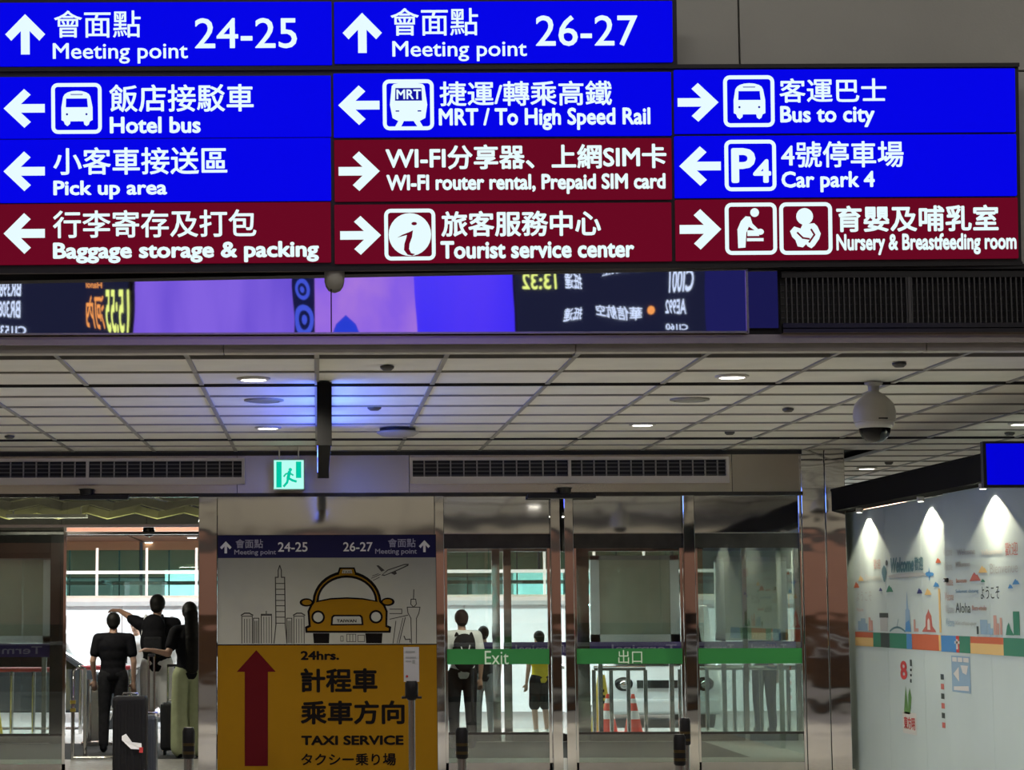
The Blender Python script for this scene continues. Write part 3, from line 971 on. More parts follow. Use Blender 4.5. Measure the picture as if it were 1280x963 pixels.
M_PBEI = mat('poster_grey', (0.25, 0.25, 0.222), 0.9, spec=0.04, noise=0.02)
M_PYEL = mat('poster_yellow', (0.165, 0.085, 0.005), 0.9, spec=0.04, noise=0.02)
M_PNAV = mat('poster_navy', (0.008, 0.007, 0.05), 0.7, spec=0.2)
M_PBLK = mat('poster_black', (0.005, 0.004, 0.004), 0.9, spec=0.05)
M_PWHT = mat('poster_white', (0.62, 0.62, 0.62), 0.5)
M_PDIM = mat('poster_dim', (0.28, 0.28, 0.36), 0.5)
M_PRED = mat('poster_red', (0.055, 0.004, 0.006), 0.9, spec=0.04)
M_PLIN = mat('poster_line', (0.04, 0.038, 0.036), 0.9, spec=0.04)
hb = pl((-1.06, 1.26, 2.163, 2.402))
gb = pl((-1.059, 1.255, 1.249, 2.163))
yb = pl((-1.057, 1.245, -0.07, 1.237))
box('backing_board', (hb[0] - 0.006, hb[1] + 0.006, 0.012, 0.10, Z0, hb[3] + 0.006), M_DARK, ps)
hdr = box('header_band', (hb[0], hb[1], 0.0, 0.012, hb[2], hb[3]), M_PNAV, ps)
gpn = box('picture_field', (hb[0], hb[1], 0.0, 0.012, gb[2], gb[3]), M_PBEI, ps)
ypn = box('yellow_field', (hb[0], hb[1], 0.0, 0.012, Z0 + 0.02, yb[3]), M_PYEL, ps)
box('black_line', (hb[0], hb[1], -0.001, 0.012, yb[3], gb[2]), M_PBLK, ps)
F1, F2, F3, F4 = front(0.003), front(0.005), front(0.007), front(0.009)
decal('arrow', [arrow_poly(pl((-1.038, -0.915, 2.213, 2.341)), 'up')], F1, M_PWHT, hdr)
decal('arrow', [arrow_poly(pl((1.081, 1.2, 2.22, 2.347)), 'up')], F1, M_PWHT, hdr)
for s, b_, m in (('會面點', (-0.872, -0.58, 2.268, 2.362), M_PDIM), ('Meeting point', (-0.885, -0.441, 2.185, 2.251), M_PDIM), ('24-25', (-0.42, -0.105, 2.228, 2.33), M_PWHT),
                 ('26-27', (0.275, 0.588, 2.23, 2.328), M_PWHT), ('會面點', (0.753, 1.047, 2.272, 2.365), M_PDIM), ('Meeting point', (0.616, 1.059, 2.187, 2.257), M_PDIM)):
    text('lettering', s, pl(b_), F1, m, hdr, bold=0.012)
K = 0.25 / 116.9   # metres per drawing unit on the poster


def cv(*pts):
    o0 = (-1.337, 2.487)
    ox = (0.796, 2.481)
    oy = (-1.331, 0.376)
    return [(o0[0] - PX + (ox[0] - o0[0]) * x / 1000 + (oy[0] - o0[0]) * y / 1000, o0[1] + (ox[1] - o0[1]) * x / 1000 + (oy[1] - o0[1]) * y / 1000) for x, y in pts]


def line(pts, w=6):
    return stroke(cv(*pts), w * K)


tower = line([(418, 485), (416, 250), (430, 250), (430, 215), (438, 190), (446, 215), (446, 250), (462, 250), (464, 485), (472, 580)], 5) + line([(418, 485), (408, 580)], 5)
for y in (281, 310, 337, 366, 393, 422, 450, 480):
    tower += line([(416, y), (464, y)], 4)
decal('tower_drawing', tower, F1, M_PLIN, gpn)
blds = []
for x0, x1, y0 in ((248, 300, 445), (306, 333, 455), (345, 396, 435), (472, 497, 455), (507, 558, 445)):
    blds += line([(x0, 580), (x0, y0), (x1, y0), (x1, 580)], 4)
    n = 4
    for i in range(1, n):
        xx = x0 + (x1 - x0) * i / n
        blds += line([(xx, y0 + 14), (xx, 578)], 3)
blds += line([(245, 440), (262, 430), (285, 430), (303, 440)], 6) + line([(505, 440), (522, 430), (545, 430), (562, 440)], 6) + line([(370, 435), (370, 420)], 4) + line([(345, 440), (396, 440)], 5)
decal('skyline_drawing', blds, F1, M_PLIN, gpn)
tw2 = line([(1092, 580), (1090, 455), (1076, 430), (1072, 400), (1136, 400), (1130, 430), (1118, 455), (1116, 580)], 4) + line([(1104, 400), (1090, 385), (1092, 360), (1115, 360), (1118, 385), (1104, 400)], 4) + line([(1104, 360), (1106, 312)], 4) \
    + line([(985, 410), (1045, 410), (1045, 432), (985, 432)], 4) + line([(985, 460), (1075, 440)], 4) + line([(1000, 580), (1015, 470)], 4) + line([(1030, 580), (1062, 452)], 4) + line([(1020, 580), (1050, 455)], 3) + line([(1055, 545), (1062, 562), (1085, 560), (1085, 575)], 5)
decal('airport_drawing', tw2, F1, M_PLIN, gpn)
plane = [cv((945, 240), (975, 212), (1060, 183), (1082, 182), (1080, 192), (1030, 215), (960, 243)), cv((945, 222), (920, 190), (932, 190), (962, 215)), cv((985, 225), (1010, 238), (1022, 232), (1015, 212))] 
decal('plane_drawing', plane, F1, M_PLIN, gpn)
decal('plane_body', [cv((952, 236), (978, 216), (1058, 189), (1074, 188), (1028, 210), (962, 238))], F2, M_PBEI, gpn)
decal('jet_trail', line([(895, 255), (940, 235)], 3) + line([(900, 243), (930, 232)], 3) + line([(905, 265), (935, 250)], 3), F1, M_PLIN, gpn)


def arc(cx, cy, rx, ry, a0, a1, n=18):
    return [(cx + rx * math.cos(math.radians(a0 + (a1 - a0) * k / n)), cy - ry * math.sin(math.radians(a0 + (a1 - a0) * k / n))) for k in range(n + 1)]


txb = cv(*([(565, 528), (562, 498), (580, 490), (575, 420), (590, 385), (600, 372)] + arc(772, 378, 172, 160, 176, 4) + [(945, 372), (962, 388), (975, 420), (972, 490), (992, 498), (988, 528)]))
decal('taxi_outline', [txb, cv((722, 240), (735, 200), (812, 200), (824, 240)), cv(*arc(570, 376, 34, 21, 0, 360, 20)), cv(*arc(976, 373, 34, 21, 0, 360, 20))], F1, M_PBLK, gpn)
tyb = cv(*([(575, 518), (573, 506), (592, 498), (586, 422), (600, 392), (612, 376)] + arc(772, 382, 160, 150, 176, 4) + [(936, 378), (952, 394), (964, 422), (962, 498), (980, 506), (978, 518)]))
decal('taxi_body', [tyb, cv((733, 236), (742, 208), (806, 208), (814, 236)), cv(*arc(572, 376, 24, 13, 0, 360, 16)), cv(*arc(974, 373, 24, 13, 0, 360, 16))], F2, M_PYEL, gpn)
decal('taxi_window_line', [cv(*([(618, 376)] + arc(772, 372, 152, 132, 178, 2) + [(926, 374), (850, 362), (772, 358), (690, 362)]))], F3, M_PBLK, gpn)
decal('taxi_window', [cv(*([(632, 366)] + arc(772, 370, 140, 118, 178, 2) + [(912, 366), (850, 354), (772, 350), (690, 354)]))], F4, M_PBEI, gpn)
decal('roof_sign', [cv((748, 230), (752, 212), (796, 212), (800, 230))], F3, M_PBEI, gpn)
text('lettering', 'TAXI', pl((0.265, 0.359, 1.997, 2.025)), F4, M_PLIN, gpn, bold=0.01)
decal('headlight_rim', [cv(*arc(628, 450, 34, 34, 0, 360, 24)), cv(*arc(916, 448, 34, 34, 0, 360, 24)), cv((690, 492), (694, 448), (704, 438), (840, 438), (850, 448), (854, 490))], F3, M_PBLK, gpn)
decal('headlight', [cv(*arc(628, 450, 24, 24, 0, 360, 24)), cv(*arc(916, 448, 24, 24, 0, 360, 24)), cv((700, 484), (703, 452), (710, 446), (834, 446), (841, 452), (844, 483))], F4, M_PBEI, gpn)
text('lettering', 'TAIWAN', pl((0.204, 0.412, 1.477, 1.51)), front(0.011), M_PBLK, gpn, bold=0.03)
for q in (cv((602, 530), (684, 530), (682, 580), (606, 580)), cv((862, 530), (948, 530), (944, 580), (866, 580))):
    decal('tyre', [q], F2, M_PBLK, gpn)
decal('bus_drawing', line([(740, 545), (752, 545), (752, 570), (740, 570), (740, 545)], 3) + line([(770, 535), (815, 535), (815, 572), (770, 572), (770, 535)], 3) + line([(785, 535), (785, 570)], 3) + line([(800, 535), (800, 570)], 3) + line([(825, 540), (858, 540), (858, 572), (825, 572), (825, 540)], 3), F1, M_PLIN, gpn)
f = nbox(pl((-0.859, -0.445, -0.026, 1.188)))
decal('red_arrow', [[f(.5, 0), f(1, .188), f(.80, .188), f(.80, 1), f(.205, 1), f(.205, .188), f(0, .188)]], F1, M_PRED, ypn)
for s, b_, bo in (('24hrs.', (-0.182, 0.228, 1.081, 1.178), 0.04), ('計程車', (-0.183, 0.633, 0.74, 0.996), 0.03), ('乘車方向', (-0.183, 0.917, 0.405, 0.656), 0.03), ('TAXI SERVICE', (-0.177, 0.905, 0.189, 0.29), 0.04), ('タクシー乗り場', (-0.178, 0.823, -0.025, 0.104), 0.02)):
    text('lettering', s, pl(b_), F1, M_PBLK, ypn, bold=bo)

# ================================================================== WELCOME WALL
WX = 5.74
ww = empty('welcome_wall', (0, 0, 0))
tag(ww, 'white printed welcome partition with colourful skyline band', 'partition')
M_WW = mat('welcome_white', (0.40, 0.49, 0.48), 0.55, noise=0.03, nscale=1.5)
for a, b_, x in ((22.9, 21.9, WX), (21.9, 20.6, WX), (20.6, 19.62, WX), (19.62, 18.35, WX - 0.06), (18.35, 17.05, WX - 0.06), (17.05, 15.8, WX - 0.06), (15.8, 14.5, WX - 0.06)):
    box('panel', (x, x + 0.08, b_ + 0.002, a - 0.002, Z0, 2.64), M_WW, ww)
box('return_panel', (WX, WX + 0.08, 22.9, 23.5, Z0, 2.64), M_WW, ww)
bmx = empty('black_beam', (WX, 19, 2.645))
tag(bmx, 'black fascia beam running along the top of the welcome wall', 'beam')
box('fascia', (-0.24, 0.0, -5, 4.1, 0.0, 0.215), M_MATT, bmx)
box('cap', (-0.25, 0.25, -5, 4.1, 0.215, 0.235), M_MATT, bmx)
for k, y in enumerate((22.5, 20.2, 18.1, 16.1)):
    e = empty('wall_spotlight', (WX - (0.10 if y > 19.6 else 0.16), y, 2.60))
    tag(e, ['small spotlight washing the wall next to the corner column', 'small spotlight washing the wall above the blue plane', 'small spotlight washing the wall under the blue monitor', 'small spotlight beyond the picture edge along black beam'][k], 'spotlight', 'spotlights on the black beam')
    MB().lathe([(0.028, 0.0), (0.034, 0.01), (0.034, 0.045)], n=16).build('can', M_CAMG, e, smooth=True)
    MB().lathe([(0.026, -0.002), (0.026, 0.004)], n=16).build('lens', M_LENS, e)
    spot('spotlight_beam', (WX - (0.10 if y > 19.6 else 0.16), y, 2.595), 130, (1.0, 0.88, 0.66), 128, 0.15, 0.02, (0, 0, 0))
WE = east(WX, 0.003)
WE2 = east(WX - 0.06, 0.003)
WEB, WEB2 = east(WX, 0.0045), east(WX - 0.06, 0.0045)
cW = {n: mat('print_' + n, c, 0.55) for n, c in dict(red=(0.42, 0.09, 0.035), gold=(0.55, 0.38, 0.14), green=(0.02, 0.17, 0.10), dark=(0.03, 0.045, 0.045), blue=(0.04, 0.19, 0.42), navy=(0.02, 0.03, 0.14),
     teal=(0.07, 0.17, 0.20), grey=(0.33, 0.35, 0.34), pale=(0.50, 0.50, 0.46), rose=(0.42, 0.24, 0.20), sky=(0.20, 0.32, 0.42), brick=(0.40, 0.10, 0.08), crimson=(0.45, 0.03, 0.03), leaf=(0.08, 0.20, 0.05)).items()}


def wp(name, polys, c, right=False, lift=False):
    mp = (WEB2 if lift else WE2) if right else (WEB if lift else WE)
    return decal(name, polys, mp, cW[c], ww)


def wt(s, b_, c, right=False, bold=0.0, shear=0.0):
    return text('lettering', s, b_, (WE2 if right else WE), cW[c], ww, bold=bold, shear=shear)


band = [((23.205, 22.456, 1.311, 1.363), 'red', 0), ((23.214, 22.464, 1.212, 1.311), 'gold', 0), ((22.462, 22.168, 1.216, 1.366), 'green', 0), ((22.168, 21.82, 1.217, 1.37), 'dark', 0), ((21.821, 21.193, 1.221, 1.374), 'green', 0), ((21.193, 21.001, 1.224, 1.378), 'blue', 0),
        ((21.002, 20.092, 1.226, 1.382), 'red', 0), ((20.093, 19.807, 1.233, 1.384), 'gold', 0), ((19.81, 19.345, 1.215, 1.361), 'blue', 1), ((19.345, 19.25, 1.22, 1.364), 'crimson', 1), ((19.25, 18.924, 1.22, 1.366), 'green', 1),
        ((18.92, 18.006, 1.318, 1.369), 'red', 1), ((18.928, 18.014, 1.219, 1.318), 'gold', 1), ((18.012, 17.258, 1.229, 1.375), 'green', 1), ((17.258, 16.573, 1.237, 1.382), 'blue', 1)]
for b_, c, r in band:
    b_ = (b_[0], b_[1], 1.215 if b_[2] < 1.27 else 1.305, 1.362 if b_[3] > 1.33 else 1.305)
    wp('colour_block', [rect(b_)], c, r)
wp('yellow_line', [rect((20.061, 19.996, 1.383, 1.789))], 'gold')


def tri(b, c, right=False):
    f = nbox(b)
    wp('mountain', [[f(0, 1), f(.30, .25), f(.45, .0), f(.62, .35), f(.72, .28), f(1, 1)]], c, right)


for b_, c, r in (((23.212, 22.973, 1.827, 1.894), 'red', 0), ((23.016, 22.781, 1.896, 1.955), 'gold', 0), ((21.898, 21.625, 1.771, 1.841), 'green', 0), ((22.179, 22.038, 1.784, 1.82), 'navy', 0), ((20.779, 20.581, 1.747, 1.801), 'navy', 0), ((20.514, 20.281, 1.733, 1.795), 'gold', 0),
                 ((20.117, 19.937, 2.024, 2.073), 'red', 0), ((20.221, 20.013, 1.806, 1.854), 'blue', 0), ((18.886, 18.566, 1.841, 1.916), 'brick', 1), ((18.625, 18.378, 1.907, 1.968), 'gold', 1), ((18.57, 18.443, 1.828, 1.856), 'green', 1), ((17.843, 17.711, 1.767, 1.803), 'blue', 1), ((17.727, 17.538, 1.798, 1.843), 'blue', 1)):
    tri(b_, c, r)
f = nbox((20.475, 20.177, 1.857, 1.991))
wp('plane_print', [[f(0, .45), f(.2, .32), f(.85, .38), f(1, .5), f(.85, .62), f(.2, .62)], [f(.38, .4), f(.46, 0), f(.56, .4)], [f(.38, .6), f(.46, 1), f(.56, .6)]], 'blue')
f = nbox((22.051, 21.85, 1.875, 2.044))
wp('balloon_print', [[f(.5, .0), f(.9, .2), f(1, .45), f(.75, .8), f(.6, 1), f(.4, 1), f(.25, .8), f(0, .45), f(.1, .2)]], 'teal')
wp('bird_print', [disc((((21.884, 21.807, 2.05, 2.078)[0] + (21.884, 21.807, 2.05, 2.078)[1]) / 2, ((21.884, 21.807, 2.05, 2.078)[2] + (21.884, 21.807, 2.05, 2.078)[3]) / 2), (0.05, 0.03), 10)], 'dark')
wt('Welcome', (21.695, 20.847, 1.959, 2.111), 'teal', bold=0.05, shear=0.25)
wt('歡迎', (20.819, 20.531, 1.964, 2.1), 'teal', bold=0.02)
f = nbox((21.799, 20.463, 1.906, 1.949))
wp('banner_roll', [[f(*q) for q in rrect(0.4)]], 'grey')
wt('歡迎', (22.356, 22.087, 2.009, 2.111), 'rose')
wt('Bienvenue', (22.713, 22.094, 1.895, 1.963), 'pale')
wt('ようこそ', (23.106, 22.474, 1.686, 1.786), 'grey')
wt('Welcome', (23.122, 22.835, 1.578, 1.616), 'rose')
wp('skyline_print', [rect((23.074, 22.956, 1.378, 1.477)), rect((22.954, 22.754, 1.376, 1.505)), rect((22.757, 22.675, 1.375, 1.454))], 'sky')
wp('skyline_print', [rect((22.63, 22.549, 1.376, 1.516)), rect((22.542, 22.461, 1.377, 1.486))], 'rose')
wp('cup_print', [rect((22.165, 21.879, 1.377, 1.518))], 'grey')
wp('cup_lid_print', [rect((22.186, 21.838, 1.514, 1.562))], 'dark')
q = (21.793, 21.231, 1.382, 1.421)
wp('bridge_print', stroke([(q[0] + (q[1] - q[0]) * t, q[2] + (q[3] - q[2]) * (1 - (2 * t - 1) ** 2)) for t in [k / 8 for k in range(9)]], 0.02) + stroke([nbox(q)(.45, .2), nbox(q)(.58, -2.0)], 0.012), 'teal')
f = nbox((21.254, 20.997, 1.382, 1.781))
wp('tower_print', [[f(.1, 1), f(.2, .48), f(.32, .44), f(.38, .2), f(.48, .0), f(.56, .2), f(.62, .44), f(.78, .48), f(.92, 1)]], 'sky')
wp('tower_base_print', [[f(.1, 1), f(.25, .78), f(.7, .72), f(.92, 1)]], 'blue', lift=True)  # bluer lower part of the printed tower
wp('tower_print', [rect((20.922, 20.859, 1.384, 1.502)), rect((20.864, 20.753, 1.385, 1.417))], 'rose')
f = nbox((20.634, 20.168, 1.385, 1.601))
wp('temple_print', [[f(0, 1), f(.05, .92), f(.25, .75), f(.3, .3), f(.44, .12), f(.5, 0), f(.56, .12), f(.7, .3), f(.75, .75), f(.95, .92), f(1, 1)]], 'brick')
wp('temple_door_print', [[f(.4, .9), f(.42, .5), f(.5, .4), f(.58, .5), f(.6, .9)]], 'pale', lift=True)
for y, c in ((212, 'grey'), (286, 'grey'), (362, 'rose'), (436, 'rose'), (500, 'grey'), (566, 'sky')):
    t0, k0 = (19.649, 19.38, 2.438, 2.473), (19.753, 19.482, 1.543, 1.579)
    v = t0[2] + (k0[2] - t0[2]) * (y - 10) / 500
    wt('Welcome', (t0[0], t0[1], v, v + 0.075), c, True, 0.0)
wt('Welcome', (19.228, 18.697, 2.072, 2.124), 'grey', True, 0.02)
wt('Velkommen', (18.525, 17.954, 2.056, 2.103), 'pale', True, 0.02)
wt('歡迎', (17.88, 17.557, 2.033, 2.143), 'brick', True)
wt('Willkommen', (19.288, 18.856, 1.969, 2.015), 'grey', True, 0.02)
wt('Bienvenue', (18.296, 17.575, 1.894, 1.979), 'grey', True, -0.008)
wt('Benvenuto', (19.28, 18.964, 1.83, 1.869), 'rose', True, 0.02)
wt('Selamat datang', (19.309, 18.636, 1.731, 1.773), 'sky', True, 0.03)
wt('ようこそ', (18.581, 18.066, 1.683, 1.79), 'dark', True)
wt('Aloha', (19.326, 18.888, 1.565, 1.655), 'dark', True)
wt('Bem-vindo', (18.832, 18.432, 1.586, 1.63), 'rose', True, 0.01)
wt('Xin chao quy', (19.372, 18.723, 1.447, 1.495), 'grey', True, 0.0, 0.3)
wp('skyline_print', [rect((18.626, 18.418, 1.383, 1.508)), rect((18.409, 18.344, 1.383, 1.478)), rect((18.347, 18.272, 1.383, 1.437))], 'sky', True)
wp('skyline_print', [rect((18.255, 18.17, 1.384, 1.546)), rect((18.163, 18.111, 1.385, 1.48)), rect((18.087, 18.03, 1.386, 1.526))], 'rose', True)
f = nbox((17.944, 17.721, 1.384, 1.49))
wp('temple_print', [[f(0, 1), f(.2, .3), f(.4, .0), f(.6, .5), f(1, 1)]], 'green', True)
wp('tower_print', [rect((17.736, 17.576, 1.386, 1.579))], 'green', True)
wp('figure_print', [rect((18.729, 18.674, 1.384, 1.451))], 'dark', True)
wp('guide_figure_print', [rect((19.345, 19.286, 1.244, 1.332)), rect((19.391, 19.236, 1.293, 1.315))], 'pale', True, True)
wt('8', (21.452, 21.205, 0.914, 1.097), 'crimson', bold=0.03)
for k in range(3):
    wp('column_text', [rect([(v0) for v0 in q]) for q in ((21.097, 21.027, 1.051, 1.114), (21.098, 21.042, 1.003, 1.026), (21.104, 21.047, 0.953, 0.974), (21.11, 21.054, 0.892, 0.926))][k:k + 2], 'dark')
f = nbox((21.362, 21.074, 0.584, 0.855))
wp('plant_print', [[f(.0, 1), f(.15, .4), f(.3, .0), f(.45, .45), f(.55, 1)], [f(.5, 1), f(.6, .3), f(.8, .05), f(1, .4), f(.75, 1)]], 'leaf')
lb2 = (21.417, 20.931, 0.395, 0.603)
wp('label_print', [rect(lb2)], 'pale')
f = nbox(lb2)
a, c = f(.1, .8), f(.9, .2)
text('lettering', '東方明', (a[0], c[0], a[1], c[1]), WEB, cW['crimson'], ww, bold=0.02)
for k in range(6):
    t0, k0 = (20.074, 19.971, 0.954, 1.027), (20.116, 20.013, 0.588, 0.661)
    v = t0[2] + (k0[2] - t0[2]) * k * 0.24
    wp('column_text', [rect((t0[0], t0[1], v, v + 0.05))], 'brick' if k % 2 else 'dark')
nt_ = (19.508, 18.954, 0.865, 1.185)
wp('notice_sheet', [rect(nt_)], 'sky', True)
f = nbox(nt_)
wp('notice_print', [[f(.06, .04), f(.3, .04), f(.3, .16), f(.06, .16)], [f(.36, .04), f(.6, .04), f(.6, .16), f(.36, .16)], [f(.66, .04), f(.94, .04), f(.94, .16), f(.66, .16)], [f(.1, .5), f(.4, .3), f(.4, .7)], [f(.5, .25), f(.9, .25), f(.8, .5), f(.6, .45)], [f(.1, .85), f(.9, .8), f(.9, .93), f(.1, .95)]], 'pale', True, True)
lk = empty('panel_lock', (WX - 0.062, 19.56, 1.86))
tag(lk, 'small black lock on the edge of the projecting welcome panel', 'lock')
box('body', (-0.02, 0.0, -0.05, 0.05, -0.02, 0.02), M_BLACK, lk, bevel=0.006)
box('dial', (-0.024, -0.02, 0.01, 0.035, -0.01, 0.01), M_WHITE, lk)

# ================================================================== VESTIBULE AND OUTER GLASS FRONT
YO = 28.5
vc = empty('ceiling_vestibule', (0, 0, 0))
struct(vc, 'folded olive zigzag ceiling of the entrance vestibule', 'ceiling')
M_OLIVE = mat('olive_fold', (0.60, 0.57, 0.24), 0.5, noise=0.08)
for j, (y, z) in enumerate(((24.1, 2.845), (25.2, 2.80), (26.4, 2.755))):
    x, up = -5.2 - 0.17 * (j % 3), 1
    while x < -1.0:
        w = 0.30
        z0, z1 = (z - 0.045, z + 0.045) if up > 0 else (z + 0.045, z - 0.045)
        dy = 0.20 * up
        vs = [(x, y - dy, z0), (x + w, y + dy, z1), (x + w, y + dy + 0.22, z1 + 0.10), (x, y - dy + 0.22, z0 + 0.10)]
        vs += [(a_, b_, c_ + 0.012) for a_, b_, c_ in vs]
        MB().add(vs, [(0, 1, 2, 3), (7, 6, 5, 4), (0, 4, 5, 1), (1, 5, 6, 2), (2, 6, 7, 3), (3, 7, 4, 0)]).build('fold_panel', M_OLIVE, vc)
        x += w
        up = -up
box('soffit', (-6.5, 5.2, 23.5, 28.6, 3.0, 3.04), M_DARK, vc)
for vx in (-3.2, 2.2):
    box('luminaire_housing', (vx - 0.47, vx + 0.47, 25.48, 25.72, 2.705, 2.745), M_TRIM, vc)
    for s in (-0.4, 0.4):
        box('luminaire_rod', (vx + s - 0.008, vx + s + 0.008, 25.59, 25.61, 2.745, 3.0), M_TRIM, vc)
box('fold_fill_trough', (-4.5, -1.3, 25.90, 26.10, 2.52, 2.55), M_DARK, vc)  # made-up tray below the added fold fill lamp

ow = empty('window_3', (0, YO, 0))
struct(ow, 'outer glass front with purple safety stripe behind the doors', 'window')
box('header', (-6.5, -3.49, 0.0, 0.15, 2.30, 3.0), M_DARK, ow)
box('header', (-3.49, -1.2, 0.0, 0.15, 2.72, 3.0), M_DARK, ow)
box('header', (-1.2, 7.2, 0.0, 0.15, 2.37, 3.0), M_DARK, ow)
M_PURP = mat('purple_film', (0.045, 0.03, 0.16), 0.4)
posts = [(-4.9, .06), (1.60, .08), (2.34, .10), (2.49, .10), (3.48, .16), (4.86, .08), (5.6, .06), (6.3, .08)]
edges = [-6.4] + [p[0] for p in posts] + [7.2]
for x, w in posts:
    box('post', (x - w / 2, x + w / 2, -0.03, 0.06, Z0, 2.4), M_STEEL if w > 0.05 else M_DARK, ow)
for a, b_ in ((-6.4, -4.93), (-4.87, -3.49), (-1.2, 1.56), (1.64, 2.29), (2.54, 3.40), (3.56, 4.82), (4.90, 5.57), (5.63, 6.26), (6.34, 7.2)):
    box('pane', (a, b_, 0.0, 0.01, Z0 + 0.10, 2.37), M_GLASS, ow)
    s = box('safety_stripe', (a, b_, -0.006, -0.002, 1.01, 1.185), M_PURP, ow)
    if b_ - a > 0.6 and a > 1 or a < -4.5:
        x1 = b_ - 0.12
        text('lettering', 'Terminal', (x1, max(a + 0.05, x1 - 0.85), 1.05, 1.15), front(0.009), mat('pale_print2', (0.30, 0.28, 0.42), 0.5), s, bold=0.01)
    box('base', (a, b_, -0.03, 0.04, Z0, Z0 + 0.10), M_DARK, ow)

# ---- things outside
M_BRT = mat('kerb_white', (0.80, 0.82, 0.84), 0.55, noise=0.02)
bw = empty('roadside_wall', (0, 40, -0.25))
tag(bw, 'white panelled roadside wall with grey coping seen through the doors', 'wall')
for k in range(12):
    box('panel', (-12 + 2.1 * k + 0.01, -9.9 + 2.1 * k - 0.01, 0, 0.2, 0, 1.95), M_BRT, bw)
MB().prism([(-0.16, 1.95), (-0.18, 2.03), (-0.14, 2.10), (0.0, 2.14), (0.25, 2.14), (0.25, 1.95)], -12, 13.2, 'x').build('coping', mat('coping_grey', (0.50, 0.51, 0.51), 0.5, noise=0.05), bw)
gs = empty('glass_screen', (0, 40.1, 1.89))
tag(gs, 'teal glass noise screen with white rail on the roadside wall', 'screen')
for k in range(24):
    x = -9.6 + 0.92 * k
    box('pane', (x + 0.03, x + 0.89, 0, 0.012, 0, 0.84), M_TEAL, gs)
    box('post', (x - 0.02, x + 0.02, -0.03, 0.03, 0, 0.88), M_WHITE, gs)
    box('mullion', (x + 0.40, x + 0.425, 0.02, 0.04, 0.0, 0.84), M_DARK, gs)
box('rail', (-9.6, 12.5, -0.05, 0.05, 0.40, 0.46), M_WHITE, gs)
box('fill_trough', (-9.5, 12.5, 1.72, 2.08, 0.22, 0.29), M_DARK, gs)  # made-up tray under the added soffit fill lamp
for k in range(5):
    box('fill_trough_arm', (-9 + 5 * k, -8.94 + 5 * k, 0.0, 1.75, 0.23, 0.28), M_DARK, gs)  # invented arms tying that added tray to the screen
sf = box('ceiling_deck', (-24, 30, 28.2, 63, 3.6, 3.75), mat('salmon_soffit', (0.62, 0.36, 0.25), 0.6, noise=0.05, nscale=0.6))
struct(sf, 'salmon soffit of the roadway deck above the kerb', 'ceiling')
for k in range(10):
    box('joint', (-20 + 5 * k, -19.96 + 5 * k, 28.3, 63, 3.575, 3.6), M_DARK, sf)
for k in range(5):
    box('joint', (-24, 30, 33 + 6 * k, 33.08 + 6 * k, 3.575, 3.6), M_DARK, sf)
for oy in (31.2, 36.0, 50.0):
    box('luminaire_housing', (-8.6, 11.6, oy - 0.3, oy + 0.3, 3.44, 3.6), MATS['salmon_soffit'], sf)
fw = empty('wall_far', (0, 62, 0))
struct(fw, 'pale far wall with brown panels across the road', 'wall')
for k in range(14):
    box('panel', (-24 + 3.8 * k, -20.3 + 3.8 * k, 0, 0.3, -0.25, 2.55), M_HALL, fw)
    box('brown_panel', (-24 + 3.8 * k, -20.3 + 3.8 * k, 0.05, 0.3, 2.57, 3.6), mat('brown_cladding', (0.42, 0.24, 0.13), 0.5), fw)
for k, (x, w, h) in enumerate(((-2.9, 2.0, 2.9), (1.6, 3.4, 2.72), (6.5, 3.0, 2.8), (-8.5, 3.0, 2.6))):
    e = empty('equipment_cabinet', (x, 56, -0.25))
    tag(e, ['white cabinet across the road behind the glass screen, left one', 'long white cabinet across the road behind the glass screen', 'white cabinet across the road seen through the closed doors', 'white cabinet across the road near the left edge'][k], 'cabinet', 'white cabinets across the road')
    box('body', (-w / 2, w / 2, -0.6, 0.6, 0, h), M_WHITE, e)
    for q in range(3):
        box('door', (-w / 2 + w / 3 * q + 0.02, -w / 2 + w / 3 * (q + 1) - 0.02, -0.63, -0.6, 0.2, h - 0.2), M_BRT, e)


def kerb_lamp(loc, label):
    e = empty('deck_lamp', loc)
    tag(e, label, 'lamp', 'round lamps under the roadway deck')
    MB().lathe([(0.16, 0.0), (0.16, -0.03), (0.13, -0.04)], n=16).build('ring', M_WHITE, e)
    MB().lathe([(0.12, -0.035), (0.12, -0.045)], n=16).build('lens', M_LENS, e)


kerb_lamp((-3.424, 55.211, 3.6), 'upper small round lamp under the salmon deck by the column')
kerb_lamp((-3.372, 58.195, 3.6), 'lower small round lamp under the salmon deck by the column')
kerb_lamp((-4.836, 62.086, 3.6), 'bright lamp under the salmon deck above the people')
e = empty('dome_camera', (-2.216, 28.44, 2.653))
tag(e, 'black dome camera hanging in the open doorway above the people', 'security camera')
MB().lathe([(0.075, 0.05), (0.08, 0.0), (0.075, -0.03), (0.05, -0.07), (0.01, -0.08)], n=20).build('bulb', MATS['black_glass'], e, smooth=True)
box('mount', (-0.35, 0.35, -0.05, 0.05, 0.05, 0.07), M_BLACK, e)


